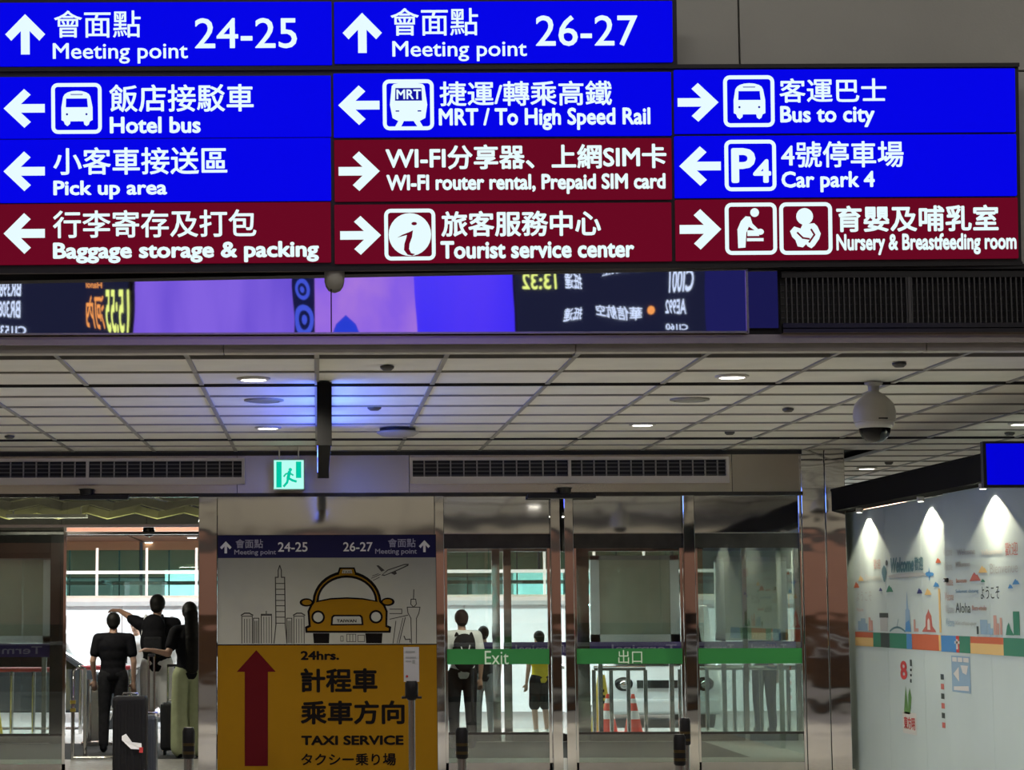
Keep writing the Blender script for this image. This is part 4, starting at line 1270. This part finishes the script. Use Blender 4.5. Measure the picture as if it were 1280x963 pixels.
def ad_board(name, label, x0, x1, z0, z1, y=29.0, fr=0.12, bottom=0.10):
    e = empty(name, ((x0 + x1) / 2, y, 0))
    tag(e, label, 'display')
    w = (x1 - x0) / 2
    M_SCRN = mat('film_board', (0.42, 0.43, 0.34), 0.5, noise=0.05, nscale=4)
    box('panel', (-w + fr, w - fr, 0.0, 0.04, z0 + bottom, z1 - 0.06), M_SCRN, e)
    box('frame', (-w, w, -0.02, 0.06, z0, z0 + bottom), M_WHITE, e)
    box('frame', (-w, w, -0.02, 0.06, z1 - 0.06, z1), MATS['exit_housing'], e)
    for s in (-w, w - fr):
        box('frame', (s, s + fr, -0.02, 0.06, z0, z1), M_WHITE, e)
    for s in (-w * 0.8, w * 0.8):
        box('leg', (s - 0.03, s + 0.03, 0.0, 0.05, Z0 - 0.01, z0), M_STEEL2, e)
    return e


ad_board('display_stand', 'olive film display stand at the left edge behind glass', -4.55, -3.545, 1.18, 2.35)
ad_board('display_stand', 'olive film display stand behind the second green striped door', 3.645, 4.83, 1.175, 2.325)
ad_board('display_stand', 'olive film display stand behind the fixed tinted glass', 5.315, 6.27, 1.19, 2.30)


def guard_rail(x0, x1, y, label, n, top=None, gap=()):
    e = empty('guard_rail', ((x0 + x1) / 2, y, Z0 - 0.01))
    tag(e, label, 'railing')
    w = (x1 - x0) / 2
    M_TOP = top or M_STEEL
    MB().tube([(-w, 0, 0.92), (w, 0, 0.92)], 0.035).build('top_rail', M_TOP, e)
    for k in range(n):
        x = -w + 2 * w * k / (n - 1)
        MB().tube([(x, 0, -0.01), (x, 0, 0.9)], 0.028).build('post', M_STEEL, e, smooth=True)
    return e


M_RED = mat('red_rail', (0.30, 0.015, 0.02), 0.4)
guard_rail(-5.1, -3.6, 29.9, 'red-topped steel guard rail at the left edge outside', 6, M_RED)
guard_rail(-3.35, -2.65, 30.8, 'red-topped steel guard rail beside the man in black', 3, M_RED)
guard_rail(3.05, 3.65, 30.6, 'short steel guard rail behind the boy in yellow', 3)
guard_rail(3.75, 4.45, 29.6, 'steel guard rail beside the traffic cones', 4)
guard_rail(4.95, 6.8, 29.8, 'steel guard rail outside the fixed tinted glass', 6)

# turnstile-like steel posts in the open doorway
e = empty('steel_barrier', (-2.824, 28, -0.094))
e.location.z = Z0
tag(e, 'low steel barrier with two round posts in the open doorway', 'barrier')
for x in (-0.11, 0.11):
    MB().tube([(x, 0, 0.0), (x, 0, 0.83)], 0.035, n=14).build('post', M_STEEL, e, smooth=True)
box('panel', (-0.08, 0.08, -0.01, 0.01, 0.05, 0.80), M_STEEL2, e)
box('base', (-0.2, 0.2, -0.12, 0.12, 0.0, 0.04), M_STEEL2, e)
e = empty('steel_barrier', (-2.798, 25.2, -0.097))
e.location.z = Z0
tag(e, 'tall steel loop post at the left jamb of the open doorway', 'barrier')
MB().tube([(-0.03, 0, 0.0), (-0.03, 0, 1.02), (0.05, 0, 1.06), (0.08, 0.2, 1.04), (0.08, 0.3, 0.0)], 0.022, n=12).build('loop', M_STEEL, e, smooth=True)
MB().tube([(-0.03, 0, 0.025), (0.5, 0, 0.025)], 0.02).build('floor_rail', M_STEEL, e)
for z in (0.55, 0.64):
    box('hazard_band', (-0.06, 0.0, -0.03, 0.03, z, z + 0.04), mat('hazard_yellow', (0.35, 0.25, 0.02), 0.5), e)


def cone(loc, label, h=0.52, c=(0.75, 0.06, 0.03)):
    e = empty('traffic_cone', loc)
    tag(e, label, 'traffic cone', 'traffic cones outside')
    MC = mat('cone_red', c, 0.45)
    MW = mat('cone_white', (0.80, 0.80, 0.78), 0.45)
    R = lambda t: 0.13 * (1 - t) + 0.022 * t
    MB().box(-0.17, 0.17, -0.17, 0.17, 0.0, 0.03).build('base', MC, e, bevel=0.01)
    for a, b_, m, n in ((0.0, 0.34, MC, 'lower_band'), (0.34, 0.56, MW, 'reflective_band'), (0.56, 0.76, MC, 'middle_band'), (0.76, 0.88, MW, 'reflective_band'), (0.88, 1.0, MC, 'tip')):
        MB().lathe([(R(a), 0.03 + a * h), (R(b_), 0.03 + b_ * h)], n=20).build(n, m, e, smooth=True)
    return e


cone((4.03, 30.3, Z0 - 0.01), 'red and white traffic cone in front of yellow caution sign')
cone((4.37, 30.25, Z0 - 0.01), 'red and white traffic cone nearest the white van')


def caution(loc, label, h=0.82, word='CAUTION'):
    e = empty('caution_sign', loc)
    tag(e, label, 'caution sign')
    MY = mat('caution_yellow', (0.70, 0.58, 0.06), 0.45)
    for s in (-1, 1):
        MB().add([(-0.15, s * 0.14, 0), (0.15, s * 0.14, 0), (0.05, s * 0.012, h), (-0.05, s * 0.012, h),
                  (-0.15, s * 0.12, 0), (0.15, s * 0.12, 0), (0.05, s * -0.004, h), (-0.05, s * -0.004, h)],
                 [(0, 1, 2, 3), (7, 6, 5, 4), (0, 4, 5, 1), (1, 5, 6, 2), (2, 6, 7, 3), (3, 7, 4, 0)]).build('leaf', MY, e)
    decal('print', [[(-0.05, 0.18), (0.05, 0.18), (0.0, 0.32)], rect((-0.05, 0.05, 0.40, 0.44)), rect((-0.04, 0.04, 0.48, 0.52)), rect((-0.035, 0.035, 0.56, 0.60))],
          lambda u, v: (u, -0.146 + 0.156 * v, v), M_PBLK, e)
    return e


caution((-4.40, 29.4, Z0 - 0.01), 'tall yellow caution sign behind the left edge guard rail')
caution((4.0, 30.75, Z0 - 0.01), 'yellow caution sign behind the traffic cones', 0.8)


# vehicles
def wheel(parent, x, y, r=0.31, side=1):
    w = MB().tube([(x - 0.1, y, r), (x + 0.1, y, r)], r, n=24).build('wheel', mat('tyre_rubber', (0.02, 0.02, 0.02), 0.8), parent, smooth=True)
    MB().tube([(x - 0.105, y, r), (x + 0.105, y, r)], r * 0.66, n=20).build('rim', M_STEEL2, w, smooth=True)
    for k in range(6):
        a = k * PI / 3
        MB().tube([(x + 0.11 * side, y, r), (x + 0.11 * side, y + r * 0.6 * math.cos(a), r + r * 0.6 * math.sin(a))], 0.025, n=6).build('spoke', M_WHITE, w)
    return w


def car_side(loc, label, paint, rz, cat='car'):
    """a car with its length along local y"""
    e = empty('parked_car', loc, (0, 0, rz))
    tag(e, label, cat)
    side = [(-2.15, 0.30), (-2.2, 0.62), (-2.1, 0.86), (-1.25, 0.95), (-0.55, 1.40), (0.85, 1.43), (1.65, 0.98), (2.15, 0.90), (2.2, 0.55), (2.15, 0.30)]
    MB().prism(side, -0.84, 0.84, 'x').build('body', paint, e, bevel=0.05)
    win = [(-1.02, 0.97), (-0.5, 1.33), (0.8, 1.36), (1.38, 0.99)]
    for s in (-1, 1):
        MB().prism(win, s * 0.835, s * 0.85, 'x').build('side_window', MATS['black_glass'], e)
    for y in (-1.35, 1.35):
        for s in (-1, 1):
            wheel(e, s * 0.78, y, side=s)
    for s in (-1, 1):
        box('tail_lamp', (s * 0.62 - 0.12, s * 0.62 + 0.12, 2.14, 2.20, 0.66, 0.84), mat('tail_red', (0.5, 0.02, 0.02), 0.3, emit=(1, 0.05, 0.03), estr=0.6), e)
        box('headlamp', (s * 0.62 - 0.14, s * 0.62 + 0.14, -2.20, -2.10, 0.62, 0.78), mat('lamp_clear', (0.8, 0.8, 0.8), 0.1), e)
    return e


car_side((-4.7, 34.4, -0.25), 'dark car parked beyond the left edge guard rail', mat('car_dark', (0.03, 0.035, 0.04), 0.2, coat=1.0), math.radians(90))
car_side((-2.0, 37.4, -0.25), 'white car with red tail lamp beyond the open doorway', mat('car_white', (0.75, 0.76, 0.78), 0.25, coat=1.0), math.radians(90))
vn = empty('white_van', (5.3, 33.4, -0.25))
tag(vn, 'white van facing the doors behind the traffic cones', 'van')
M_VAN = mat('van_white', (0.80, 0.81, 0.82), 0.25, coat=1.0)
MB().prism([(-0.0, 0.28), (-0.08, 0.72), (0.08, 0.98), (0.65, 1.30), (0.95, 1.92), (4.4, 1.98), (4.5, 0.28)], -0.88, 0.88, 'x').build('body', M_VAN, vn, bevel=0.05)
MB().add([(-0.74, 0.10, 1.02), (0.74, 0.10, 1.02), (0.70, 0.62, 1.33), (-0.70, 0.62, 1.33), (0.66, 0.90, 1.86), (-0.66, 0.90, 1.86)], [(0, 1, 2, 3), (3, 2, 4, 5)]).build('windscreen', MATS['black_glass'], vn).location.y = -0.03
for s in (-1, 1):
    hl = MB().ball((s * 0.62, -0.05, 0.72), (0.15, 0.06, 0.11)).build('headlamp', MATS['black_glass'], vn, smooth=True)
    MB().ball((s * 0.62, -0.09, 0.72), (0.07, 0.04, 0.07)).build('reflector', M_STEEL, hl, smooth=True)
    for y in (0.9, 3.6):
        wheel(vn, s * 0.8, y, side=s)
    MB().tube([(s * 0.88, 0.55, 1.15), (s * 1.02, 0.5, 1.2)], 0.02).build('mirror_arm', M_BLACK, vn)
    MB().ball((s * 1.06, 0.5, 1.25), (0.07, 0.05, 0.12)).build('mirror', M_VAN, vn, smooth=True)
box('grille', (-0.42, 0.42, -0.10, -0.02, 0.66, 0.78), M_BLACK, vn)
box('number_plate', (-0.18, 0.18, -0.10, -0.05, 0.42, 0.52), M_WHITE, vn)
box('bumper', (-0.86, 0.86, -0.12, 0.1, 0.26, 0.5), M_VAN, vn, bevel=0.04)

# ================================================================== BELT POSTS AND PAPER STAND IN THE HALL
def belt_post(x, y, label, h=0.97):
    e = empty('belt_post', (x, y, Z0))
    tag(e, label, 'barrier post', 'belt barrier posts')
    MB().lathe([(0.13, 0.0), (0.13, 0.012), (0.05, 0.035), (0.028, 0.05)], n=24).build('base', M_BLACK, e, smooth=True)
    MB().lathe([(0.026, 0.04), (0.026, h - 0.16)], n=16).build('pole', M_STEEL2, e, smooth=True)
    hd_ = MB().lathe([(0.026, h - 0.17), (0.034, h - 0.16), (0.034, h - 0.02), (0.026, h)], n=16).build('head', M_BLACK, e, smooth=True)
    for z in (h - 0.10, h - 0.145):
        MB().lathe([(0.0345, z), (0.0355, z + 0.008), (0.0345, z + 0.016)], n=16).build('brass_band', mat('brass_band', (0.12, 0.09, 0.04), 0.3, 0.8), hd_, smooth=True)
    return e


belt_post(-0.71, 12.0, 'black-headed belt post in front of the open door column', 1.065)
belt_post(0.79, 12.0, 'black-headed belt post in front of the Exit door', 1.06)
belt_post(1.985, 12.0, 'black-headed belt post at the second striped door, left of pair', 1.02)
belt_post(2.32, 13.8, 'black-headed belt post at the second striped door, right of pair', 1.02)
st = empty('paper_stand', (0.516, 12.0, 0))
tag(st, 'slim stand holding a white paper notice in front of taxi poster', 'sign stand')
MB().lathe([(0.13, Z0), (0.13, Z0 + 0.012), (0.03, Z0 + 0.03)], n=24).build('base', M_BLACK, st, smooth=True)
MB().lathe([(0.018, Z0 + 0.03), (0.018, 1.12)], n=14).build('pole', M_STEEL2, st, smooth=True)
MB().lathe([(0.022, 1.11), (0.036, 1.13), (0.036, 1.20), (0.028, 1.215)], n=16).build('head', M_BLACK, st, smooth=True)
box('clip', (-0.055, 0.055, -0.02, 0.02, 1.118, 1.13), M_BLACK, st)
sh = box('paper', (-0.042, 0.042, -0.004, 0.004, 1.21, 1.40), mat('paper_white', (0.55, 0.55, 0.56), 0.6), st)
decal('print', [rect((-0.032, 0.02, 1.37, 1.378)), rect((-0.032, 0.025, 1.34, 1.346)), rect((-0.032, 0.0, 1.32, 1.325)), rect((0.005, 0.02, 1.31, 1.33))], front(0.006), cW['grey'], sh)
decal('print_mark', [disc((-0.025, 1.24), 0.007, 10)], front(0.006), cW['crimson'], sh)

# ================================================================== LUGGAGE
def suitcase(loc, label, paint, w, d, h, handle, rz=0.0, silver=False):
    e = empty('suitcase', loc, (0, 0, rz))
    tag(e, label, 'suitcase')
    MB().box(-w / 2, w / 2, -d / 2, d / 2, 0.06, h).build('shell', paint, e, bevel=0.035, seg=3)
    for s in (-0.3, -0.1, 0.1, 0.3):
        box('rib', (s * w - 0.012, s * w + 0.012, -d / 2 - 0.006, -d / 2 + 0.002, 0.12, h - 0.07), paint, e)
    for sx in (-1, 1):
        for sy in (-1, 1):
            MB().tube([(sx * (w / 2 - 0.05) - 0.015, sy * (d / 2 - 0.05), 0.03), (sx * (w / 2 - 0.05) + 0.015, sy * (d / 2 - 0.05), 0.03)], 0.03, n=14).build('wheel', M_BLACK, e, smooth=True)
    if handle:
        a = 0.028 if silver else w * 0.25
        MB().tube([(-a, d / 2 - 0.03, h - 0.05), (-a, d / 2 - 0.03, handle), (a, d / 2 - 0.03, handle), (a, d / 2 - 0.03, h - 0.05)], 0.011, n=8).build('pull_handle', M_STEEL, e, smooth=True)
        box('grip', (-a - 0.01, a + 0.01, d / 2 - 0.05, d / 2 - 0.01, handle - 0.01, handle + 0.02), M_BLACK, e, bevel=0.006)
    MB().tube([(-0.08, 0, h - 0.01), (-0.07, 0, h + 0.025), (0.07, 0, h + 0.025), (0.08, 0, h - 0.01)], 0.011, n=8).build('carry_handle', M_STEEL2, e, smooth=True)
    return e


sc1 = suitcase((-1.83, 21.3, Z0), 'black hard suitcase with white luggage tag before the doorway', mat('case_black', (0.006, 0.006, 0.007), 0.6, spec=0.2), 0.33, 0.24, 0.88, 0)
tg = MB().add([(-0.07, -0.13, 0.50), (-0.03, -0.135, 0.52), (0.03, -0.14, 0.44), (0.12, -0.14, 0.43), (0.125, -0.14, 0.37), (0.02, -0.14, 0.375), (-0.07, -0.135, 0.46),
               (-0.07, -0.126, 0.50), (-0.03, -0.131, 0.52), (0.03, -0.136, 0.44), (0.12, -0.136, 0.43), (0.125, -0.136, 0.37), (0.02, -0.136, 0.375), (-0.07, -0.131, 0.46)],
              [(0, 1, 2, 3, 4, 5, 6), (13, 12, 11, 10, 9, 8, 7)] + [(i, i + 7, (i + 1) % 7 + 7, (i + 1) % 7) for i in range(7)]).build('luggage_tag', M_WHITE, sc1)
box('tag_mark', (0.10, 0.135, -0.145, -0.135, 0.34, 0.39), cW['crimson'], tg)
sc2 = suitcase((-1.69, 22.0, Z0), 'slim grey suitcase with raised silver handle beside black suitcase', mat('case_grey', (0.03, 0.035, 0.045), 0.35), 0.14, 0.30, 0.66, 1.25, 0.0, True)
sc3 = suitcase((-1.72, 26.0, Z0), 'dark suitcase standing between the man and the woman', mat('case_navy', (0.015, 0.016, 0.02), 0.4), 0.30, 0.22, 0.62, 1.05)

# ================================================================== PEOPLE
def fuse(mb, voxel, smooth_it=4, cuts=()):
    """overlapping closed shapes -> one continuous smooth skin; cuts = [(point, normal)] removes the normal side"""
    me = mb.mesh('tmp')
    o = bpy.data.objects.new('tmp', me)
    COL.objects.link(o)
    r = o.modifiers.new('r', 'REMESH')
    r.mode = 'VOXEL'
    r.voxel_size = voxel
    s = o.modifiers.new('s', 'SMOOTH')
    s.factor = 0.5
    s.iterations = smooth_it
    dg = bpy.context.evaluated_depsgraph_get()
    out = bpy.data.meshes.new_from_object(o.evaluated_get(dg))
    bpy.data.objects.remove(o)
    if cuts:
        bm = bmesh.new()
        bm.from_mesh(out)
        for co, no in cuts:
            bmesh.ops.bisect_plane(bm, geom=list(bm.verts) + list(bm.edges) + list(bm.faces), plane_co=co, plane_no=no, clear_outer=True)
        bm.to_mesh(out)
        bm.free()
    out.polygons.foreach_set('use_smooth', [True] * len(out.polygons))
    return out


def limb(mb, pts, rs, n=12):
    """tapered limb: spheres at the joints and cones between"""
    for p, r in zip(pts, rs):
        mb.ball(p, r, n, 8)
    for i in range(len(pts) - 1):
        mb.tube([pts[i], pts[i + 1]], [rs[i], rs[i + 1]], n)


def hand(mb, w, d, up, s, curl=0.35):
    """palm and five fingers from the wrist w along d; up = back of the hand"""
    w, d, up = Vector(w), Vector(d).normalized(), Vector(up)
    side = d.cross(up).normalized()
    up = side.cross(d).normalized()
    for k in range(4):
        mb.ball(w + d * (0.03 + 0.018 * k) * 1.0, (0.030, 0.030, 0.022), 10, 7)
        mb.ball(w + d * (0.035 + 0.016 * k) + side * 0.018, 0.016, 8, 6)
        mb.ball(w + d * (0.035 + 0.016 * k) - side * 0.018, 0.016, 8, 6)
    for k, L in enumerate((0.066, 0.078, 0.072, 0.056)):
        a = w + d * 0.088 + side * (0.030 - 0.020 * k)
        b_ = a + (d * 0.9 - up * curl * 0.6).normalized() * L * 0.5
        c = b_ + (d * 0.6 - up * curl * 1.6).normalized() * L * 0.5
        limb(mb, [a, b_, c], [0.0095, 0.009, 0.0075], 8)
    t0 = w + d * 0.035 + side * 0.030
    t1 = t0 + (d * 0.6 + side * 0.7 - up * 0.2).normalized() * 0.036
    t2 = t1 + (d * 0.95 + side * 0.1 - up * 0.3).normalized() * 0.03
    limb(mb, [t0, t1, t2], [0.013, 0.0115, 0.009], 8)


M_SKIN = mat('skin', (0.50, 0.31, 0.22), 0.55, noise=0.05)
M_SKIN2 = mat('skin_tan', (0.36, 0.20, 0.13), 0.55, noise=0.05)
M_HAIR = mat('hair_black', (0.008, 0.007, 0.006), 0.6, spec=0.2, noise=0.3, nscale=40)
M_EYE = mat('eye_dark', (0.01, 0.01, 0.01), 0.2)


def person(label, loc, rz, height, top, bottom, shoes, arms=None, legs=None, skin=None, sleeve='short', leg_kind='long', hair='short', build=1.0, group=None, female=False, voxel=0.011, head_turn=0.0):
    """a figure facing local +y; arms = {'l': [shoulder, elbow, wrist, hand dir], 'r': ...}"""
    s = height / 1.70
    e = empty('person', loc, (0, 0, rz))
    e.scale = (s, s, s)
    tag(e, label, 'person', group)
    skin = skin or M_SKIN
    sw = (0.165 if female else 0.185) * build
    A = {'l': [(-sw, 0, 1.385), (-sw - 0.055, -0.02, 1.10), (-sw - 0.05, 0.05, 0.86), (0, 0.15, -1)],
         'r': [(sw, 0, 1.385), (sw + 0.055, -0.02, 1.10), (sw + 0.05, 0.05, 0.86), (0, 0.15, -1)]}
    A.update(arms or {})
    Lg = {'l': [(-0.09, 0, 0.90), (-0.105, 0.02, 0.48), (-0.11, -0.03, 0.085)], 'r': [(0.09, 0, 0.90), (0.105, 0.02, 0.48), (0.11, -0.03, 0.085)]}
    Lg.update(legs or {})
    hip = 0.150 if female else 0.145
    torso = [((0, 0, 0.95), (hip * build, 0.105, 0.12)), ((0, 0, 1.07), (0.128 * build, 0.092, 0.13)), ((0, 0.0, 1.20), (0.145 * build, 0.102, 0.15)), ((0, -0.005, 1.30), (0.165 * build, 0.105, 0.13)), ((0, -0.01, 1.385), (0.13 * build, 0.075, 0.06))]
    b = MB()
    for c, r in torso:
        b.ball(c, r, 18, 12)
    limb(b, [(-sw + 0.03, -0.005, 1.385), (0, -0.01, 1.40), (sw - 0.03, -0.005, 1.385)], [0.055, 0.06, 0.055])
    limb(b, [(0, -0.01, 1.40), (0, 0.008, 1.50)], [0.058, 0.05])
    ct, st_ = math.cos(head_turn), math.sin(head_turn)
    hp = lambda x, y, z: (x * ct - y * st_, 0.02 + x * st_ + y * ct, z)
    b.ball((0, 0.02, 1.60), (0.074, 0.090, 0.098), 20, 14)
    b.ball(hp(0, 0.03, 1.545), (0.055, 0.060, 0.060), 16, 10)
    b.ball(hp(0, 0.098, 1.572), (0.013, 0.018, 0.018), 8, 6)
    b.ball(hp(0, 0.085, 1.530), (0.024, 0.012, 0.010), 8, 6)
    for q in (-1, 1):
        b.ball(hp(q * 0.076, -0.005, 1.585), (0.012, 0.02, 0.03), 8, 6)
    for k in 'lr':
        p = A[k]
        limb(b, p[:3], [0.047, 0.038, 0.026])
        d = Vector(p[3]) if len(p) > 3 else Vector(p[2]) - Vector(p[1])
        hand(b, p[2], d, (0, -1, 0.2) if abs(d.normalized().z) > 0.5 else (0, 0, 1), 1.0)
        q = Lg[k]
        limb(b, q, [0.080, 0.054, 0.038])
        b.ball((q[2][0], q[2][1] + 0.05, 0.045), (0.04, 0.10, 0.035), 12, 8)
    body = fuse(b, voxel, 3)
    body.name = 'body'
    body.materials.append(skin)
    o = bpy.data.objects.new('body', body)
    COL.objects.link(o)
    o.parent = e

    def part(name, mbx, m, cuts=(), vx=0.014, sm=4):
        me = fuse(mbx, vx, sm, cuts)
        me.materials.append(m)
        q = bpy.data.objects.new(name, me)
        COL.objects.link(q)
        q.parent = e
        return q
    for q in (-1, 1):
        MB().ball(hp(q * 0.03, 0.081, 1.592), (0.011, 0.008, 0.007), 8, 6).build('eye', M_EYE, e, smooth=True)
    # shirt
    t = MB()
    for c, r in torso:
        t.ball(c, [x + 0.020 for x in r], 18, 12)
    limb(t, [(-sw + 0.02, -0.005, 1.385), (0, -0.01, 1.395), (sw - 0.02, -0.005, 1.385)], [0.070, 0.075, 0.070])
    cuts = [((0, 0, 0.86), (0, 0, -1)), ((0, 0, 1.475), (0, 0.3, 1))]
    for k in 'lr':
        p = A[k]
        a, m_, w_ = Vector(p[0]), Vector(p[1]), Vector(p[2])
        if sleeve == 'short':
            limb(t, [a, a.lerp(m_, 0.62)], [0.072, 0.066])
        else:
            limb(t, [a, m_, m_.lerp(w_, 0.92)], [0.068, 0.054, 0.042])
    part('shirt', t, top, cuts)
    # trousers or shorts
    t = MB()
    t.ball((0, 0, 0.95), ((hip + 0.022) * build, 0.125, 0.13), 18, 12)
    for k in 'lr':
        h_, n_, a_ = [Vector(x) for x in Lg[k]]
        if leg_kind == 'long':
            limb(t, [h_, n_, a_ + Vector((0, 0, 0.02))], [0.102, 0.074, 0.062])
        elif leg_kind == 'wide':
            limb(t, [h_, n_, a_ + Vector((0, 0.01, 0.03))], [0.108, 0.102, 0.105])
        else:
            limb(t, [h_, h_.lerp(n_, 0.95)], [0.105, 0.094])
    part('trousers' if leg_kind != 'shorts' else 'shorts', t, bottom, [((0, 0, 1.03), (0, 0, 1))])
    # shoes
    for k in 'lr':
        a_ = Lg[k][2]
        t = MB()
        t.ball((a_[0], a_[1] + 0.06, 0.045), (0.050, 0.135, 0.045), 14, 9)
        t.ball((a_[0], a_[1] - 0.005, 0.065), (0.048, 0.06, 0.06), 12, 8)
        part('shoe', t, shoes, [((0, 0, 0.0), (0, 0, -1))], 0.012)
    # hair
    t = MB()
    t.ball((0, 0.012, 1.615), (0.088, 0.104, 0.103), 20, 14)
    if hair == 'long':
        for k in range(12):
            z = 1.58 - 0.055 * k
            t.ball((0.0, -0.075 - 0.055 * min(1, k / 5), z), (0.085 - 0.001 * k, 0.055, 0.06), 14, 9)
        part('hair', t, M_HAIR, [(hp(0, 0.055, 1.60), hp(0, 1, -0.25))])
    else:
        t.ball((0, -0.03, 1.56), (0.072, 0.06, 0.06), 14, 9)
        part('hair', t, M_HAIR, [(hp(0, 0.045, 1.61), Vector(hp(0, 0.8, -0.75)) - Vector(hp(0, 0, 0)))])
    return e


C_BLK = mat('cloth_black', (0.010, 0.010, 0.012), 0.8, spec=0.08, noise=0.2, nscale=20)
C_DRK = mat('cloth_charcoal', (0.022, 0.022, 0.024), 0.8, spec=0.08, noise=0.2, nscale=20)
C_WHT = mat('cloth_white', (0.82, 0.83, 0.82), 0.8, spec=0.08, noise=0.05, nscale=12)
C_GRN = mat('cloth_sage', (0.38, 0.42, 0.25), 0.8, spec=0.08, noise=0.08, nscale=12)
C_YEL = mat('cloth_yellow', (0.62, 0.50, 0.03), 0.8, spec=0.08, noise=0.08, nscale=12)
C_GRY = mat('cloth_grey', (0.20, 0.20, 0.20), 0.8, spec=0.08, noise=0.1)
S_WHT = mat('shoe_white', (0.60, 0.60, 0.56), 0.6)

p1 = person('man in black T-shirt and dark trousers seen from behind', (-2.50, 26.6, Z0), 0.06, 1.68, C_BLK, C_DRK, C_BLK,
            arms={'l': [(-0.185, 0, 1.385), (-0.25, -0.02, 1.11), (-0.23, 0.08, 0.88), (0, 0.3, -1)]}, build=1.08)
p2 = person('tall man in white shorts with black backpack raising one arm', (-1.99, 26.95, Z0), -0.12, 1.90, C_BLK, C_WHT, S_WHT, leg_kind='shorts', skin=M_SKIN2, build=1.1,
            arms={'l': [(-0.20, 0, 1.385), (-0.335, 0.03, 1.475), (-0.45, 0.12, 1.53), (-1, 0.35, 0.05)], 'r': [(0.20, 0, 1.385), (0.24, 0.06, 1.12), (0.20, 0.25, 1.02), (0, 1, 0)]},
            legs={'l': [(-0.09, 0, 0.90), (-0.095, 0.02, 0.48), (-0.09, -0.03, 0.085)]})
# backpack
bp = empty('backpack', (-2.02, 26.72, 1.03))
tag(bp, 'black backpack worn by the tall man in white shorts', 'backpack')
t = MB()
t.ball((0, 0, 0.20), (0.165, 0.10, 0.22), 18, 12)
t.ball((0, 0.01, 0.38), (0.15, 0.09, 0.16), 18, 12)
me = fuse(t, 0.014, 5)
me.materials.append(C_BLK)
o = bpy.data.objects.new('bag', me)
COL.objects.link(o)
o.parent = bp
box('front_pocket', (-0.11, 0.11, -0.125, -0.07, 0.06, 0.26), C_DRK, bp, bevel=0.02)
for s in (-1, 1):
    MB().tube([(s * 0.11, 0.06, 0.08), (s * 0.15, 0.12, 0.22), (s * 0.13, 0.16, 0.42), (s * 0.10, 0.12, 0.52), (s * 0.08, 0.04, 0.48)], 0.018, n=8).build('strap', C_WHT if s < 0 else C_DRK, bp, smooth=True)
p3 = person('woman with long dark hair in black top and sage trousers', (-1.50, 25.5, Z0), 0.25, 1.80, C_BLK, C_GRN, C_BLK, leg_kind='wide', hair='long', female=True,
            arms={'l': [(-0.165, 0, 1.37), (-0.26, -0.10, 1.14), (-0.44, -0.12, 1.18), (-1, -0.1, 0.1)], 'r': [(0.165, 0, 1.37), (0.21, -0.02, 1.11), (0.20, 0.06, 0.88), (0, 0.2, -1)]})
p4 = person('person in white shirt and dark backpack behind the Exit door', (1.79, 27.0, Z0), 0.1, 1.70, C_WHT, C_DRK, C_BLK,
            arms={'l': [(-0.185, 0, 1.385), (-0.26, -0.02, 1.12), (-0.2, 0.15, 0.95), (0.2, 1, 0)]})
bp2 = empty('backpack', (1.81, 26.80, 0.86))
tag(bp2, 'dark backpack worn by the person in white behind Exit door', 'backpack')
t = MB()
t.ball((0, 0, 0.18), (0.15, 0.09, 0.20), 18, 12)
t.ball((0, 0.01, 0.32), (0.14, 0.08, 0.14), 18, 12)
me = fuse(t, 0.014, 5)
me.materials.append(C_DRK)
o = bpy.data.objects.new('bag', me)
COL.objects.link(o)
o.parent = bp2
for s in (-1, 1):
    MB().tube([(s * 0.10, 0.05, 0.06), (s * 0.13, 0.10, 0.20), (s * 0.12, 0.13, 0.38), (s * 0.09, 0.10, 0.46), (s * 0.07, 0.03, 0.42)], 0.016, n=8).build('strap', C_DRK, bp2, smooth=True)
MB().tube([(-0.05, -0.09, 0.30), (0.0, -0.10, 0.15)], 0.008, n=6).build('light_strap', C_WHT, bp2)
MB().tube([(0.06, -0.09, 0.32), (0.02, -0.10, 0.16), (0.10, -0.09, 0.12)], 0.008, n=6).build('light_strap', C_WHT, bp2)
p5 = person('shorter dark-haired person in dark top behind the Exit door', (2.25, 29.5, Z0 - 0.01), 0.0, 1.49, C_DRK, C_GRY, C_WHT)
p6 = person('child in yellow T-shirt and black shorts outside the Exit door', (3.05, 29.9, Z0 - 0.01), 0.5, 1.42, C_YEL, C_BLK, S_WHT, leg_kind='shorts')
p7 = person('distant person in white top beyond the man in black', (-2.60, 31.2, Z0 - 0.01), PI * 0.9, 1.60, C_WHT, C_GRY, C_BLK, voxel=0.013)
p8 = person('distant person in pale top beside the long-haired woman', (-2.10, 31.3, Z0 - 0.01), PI, 1.62, C_WHT, C_DRK, C_BLK, voxel=0.013)
p9 = person('distant dark-clothed person outside the fixed tinted glass', (6.25, 30.5, Z0 - 0.01), 0.2, 1.6, C_DRK, C_DRK, C_BLK, voxel=0.013)
p10 = person('man in dark suit standing in the hall, mirrored in a column', (8.3, -2.4, Z0), 0.5, 1.74, C_BLK, C_BLK, C_BLK, sleeve='long')
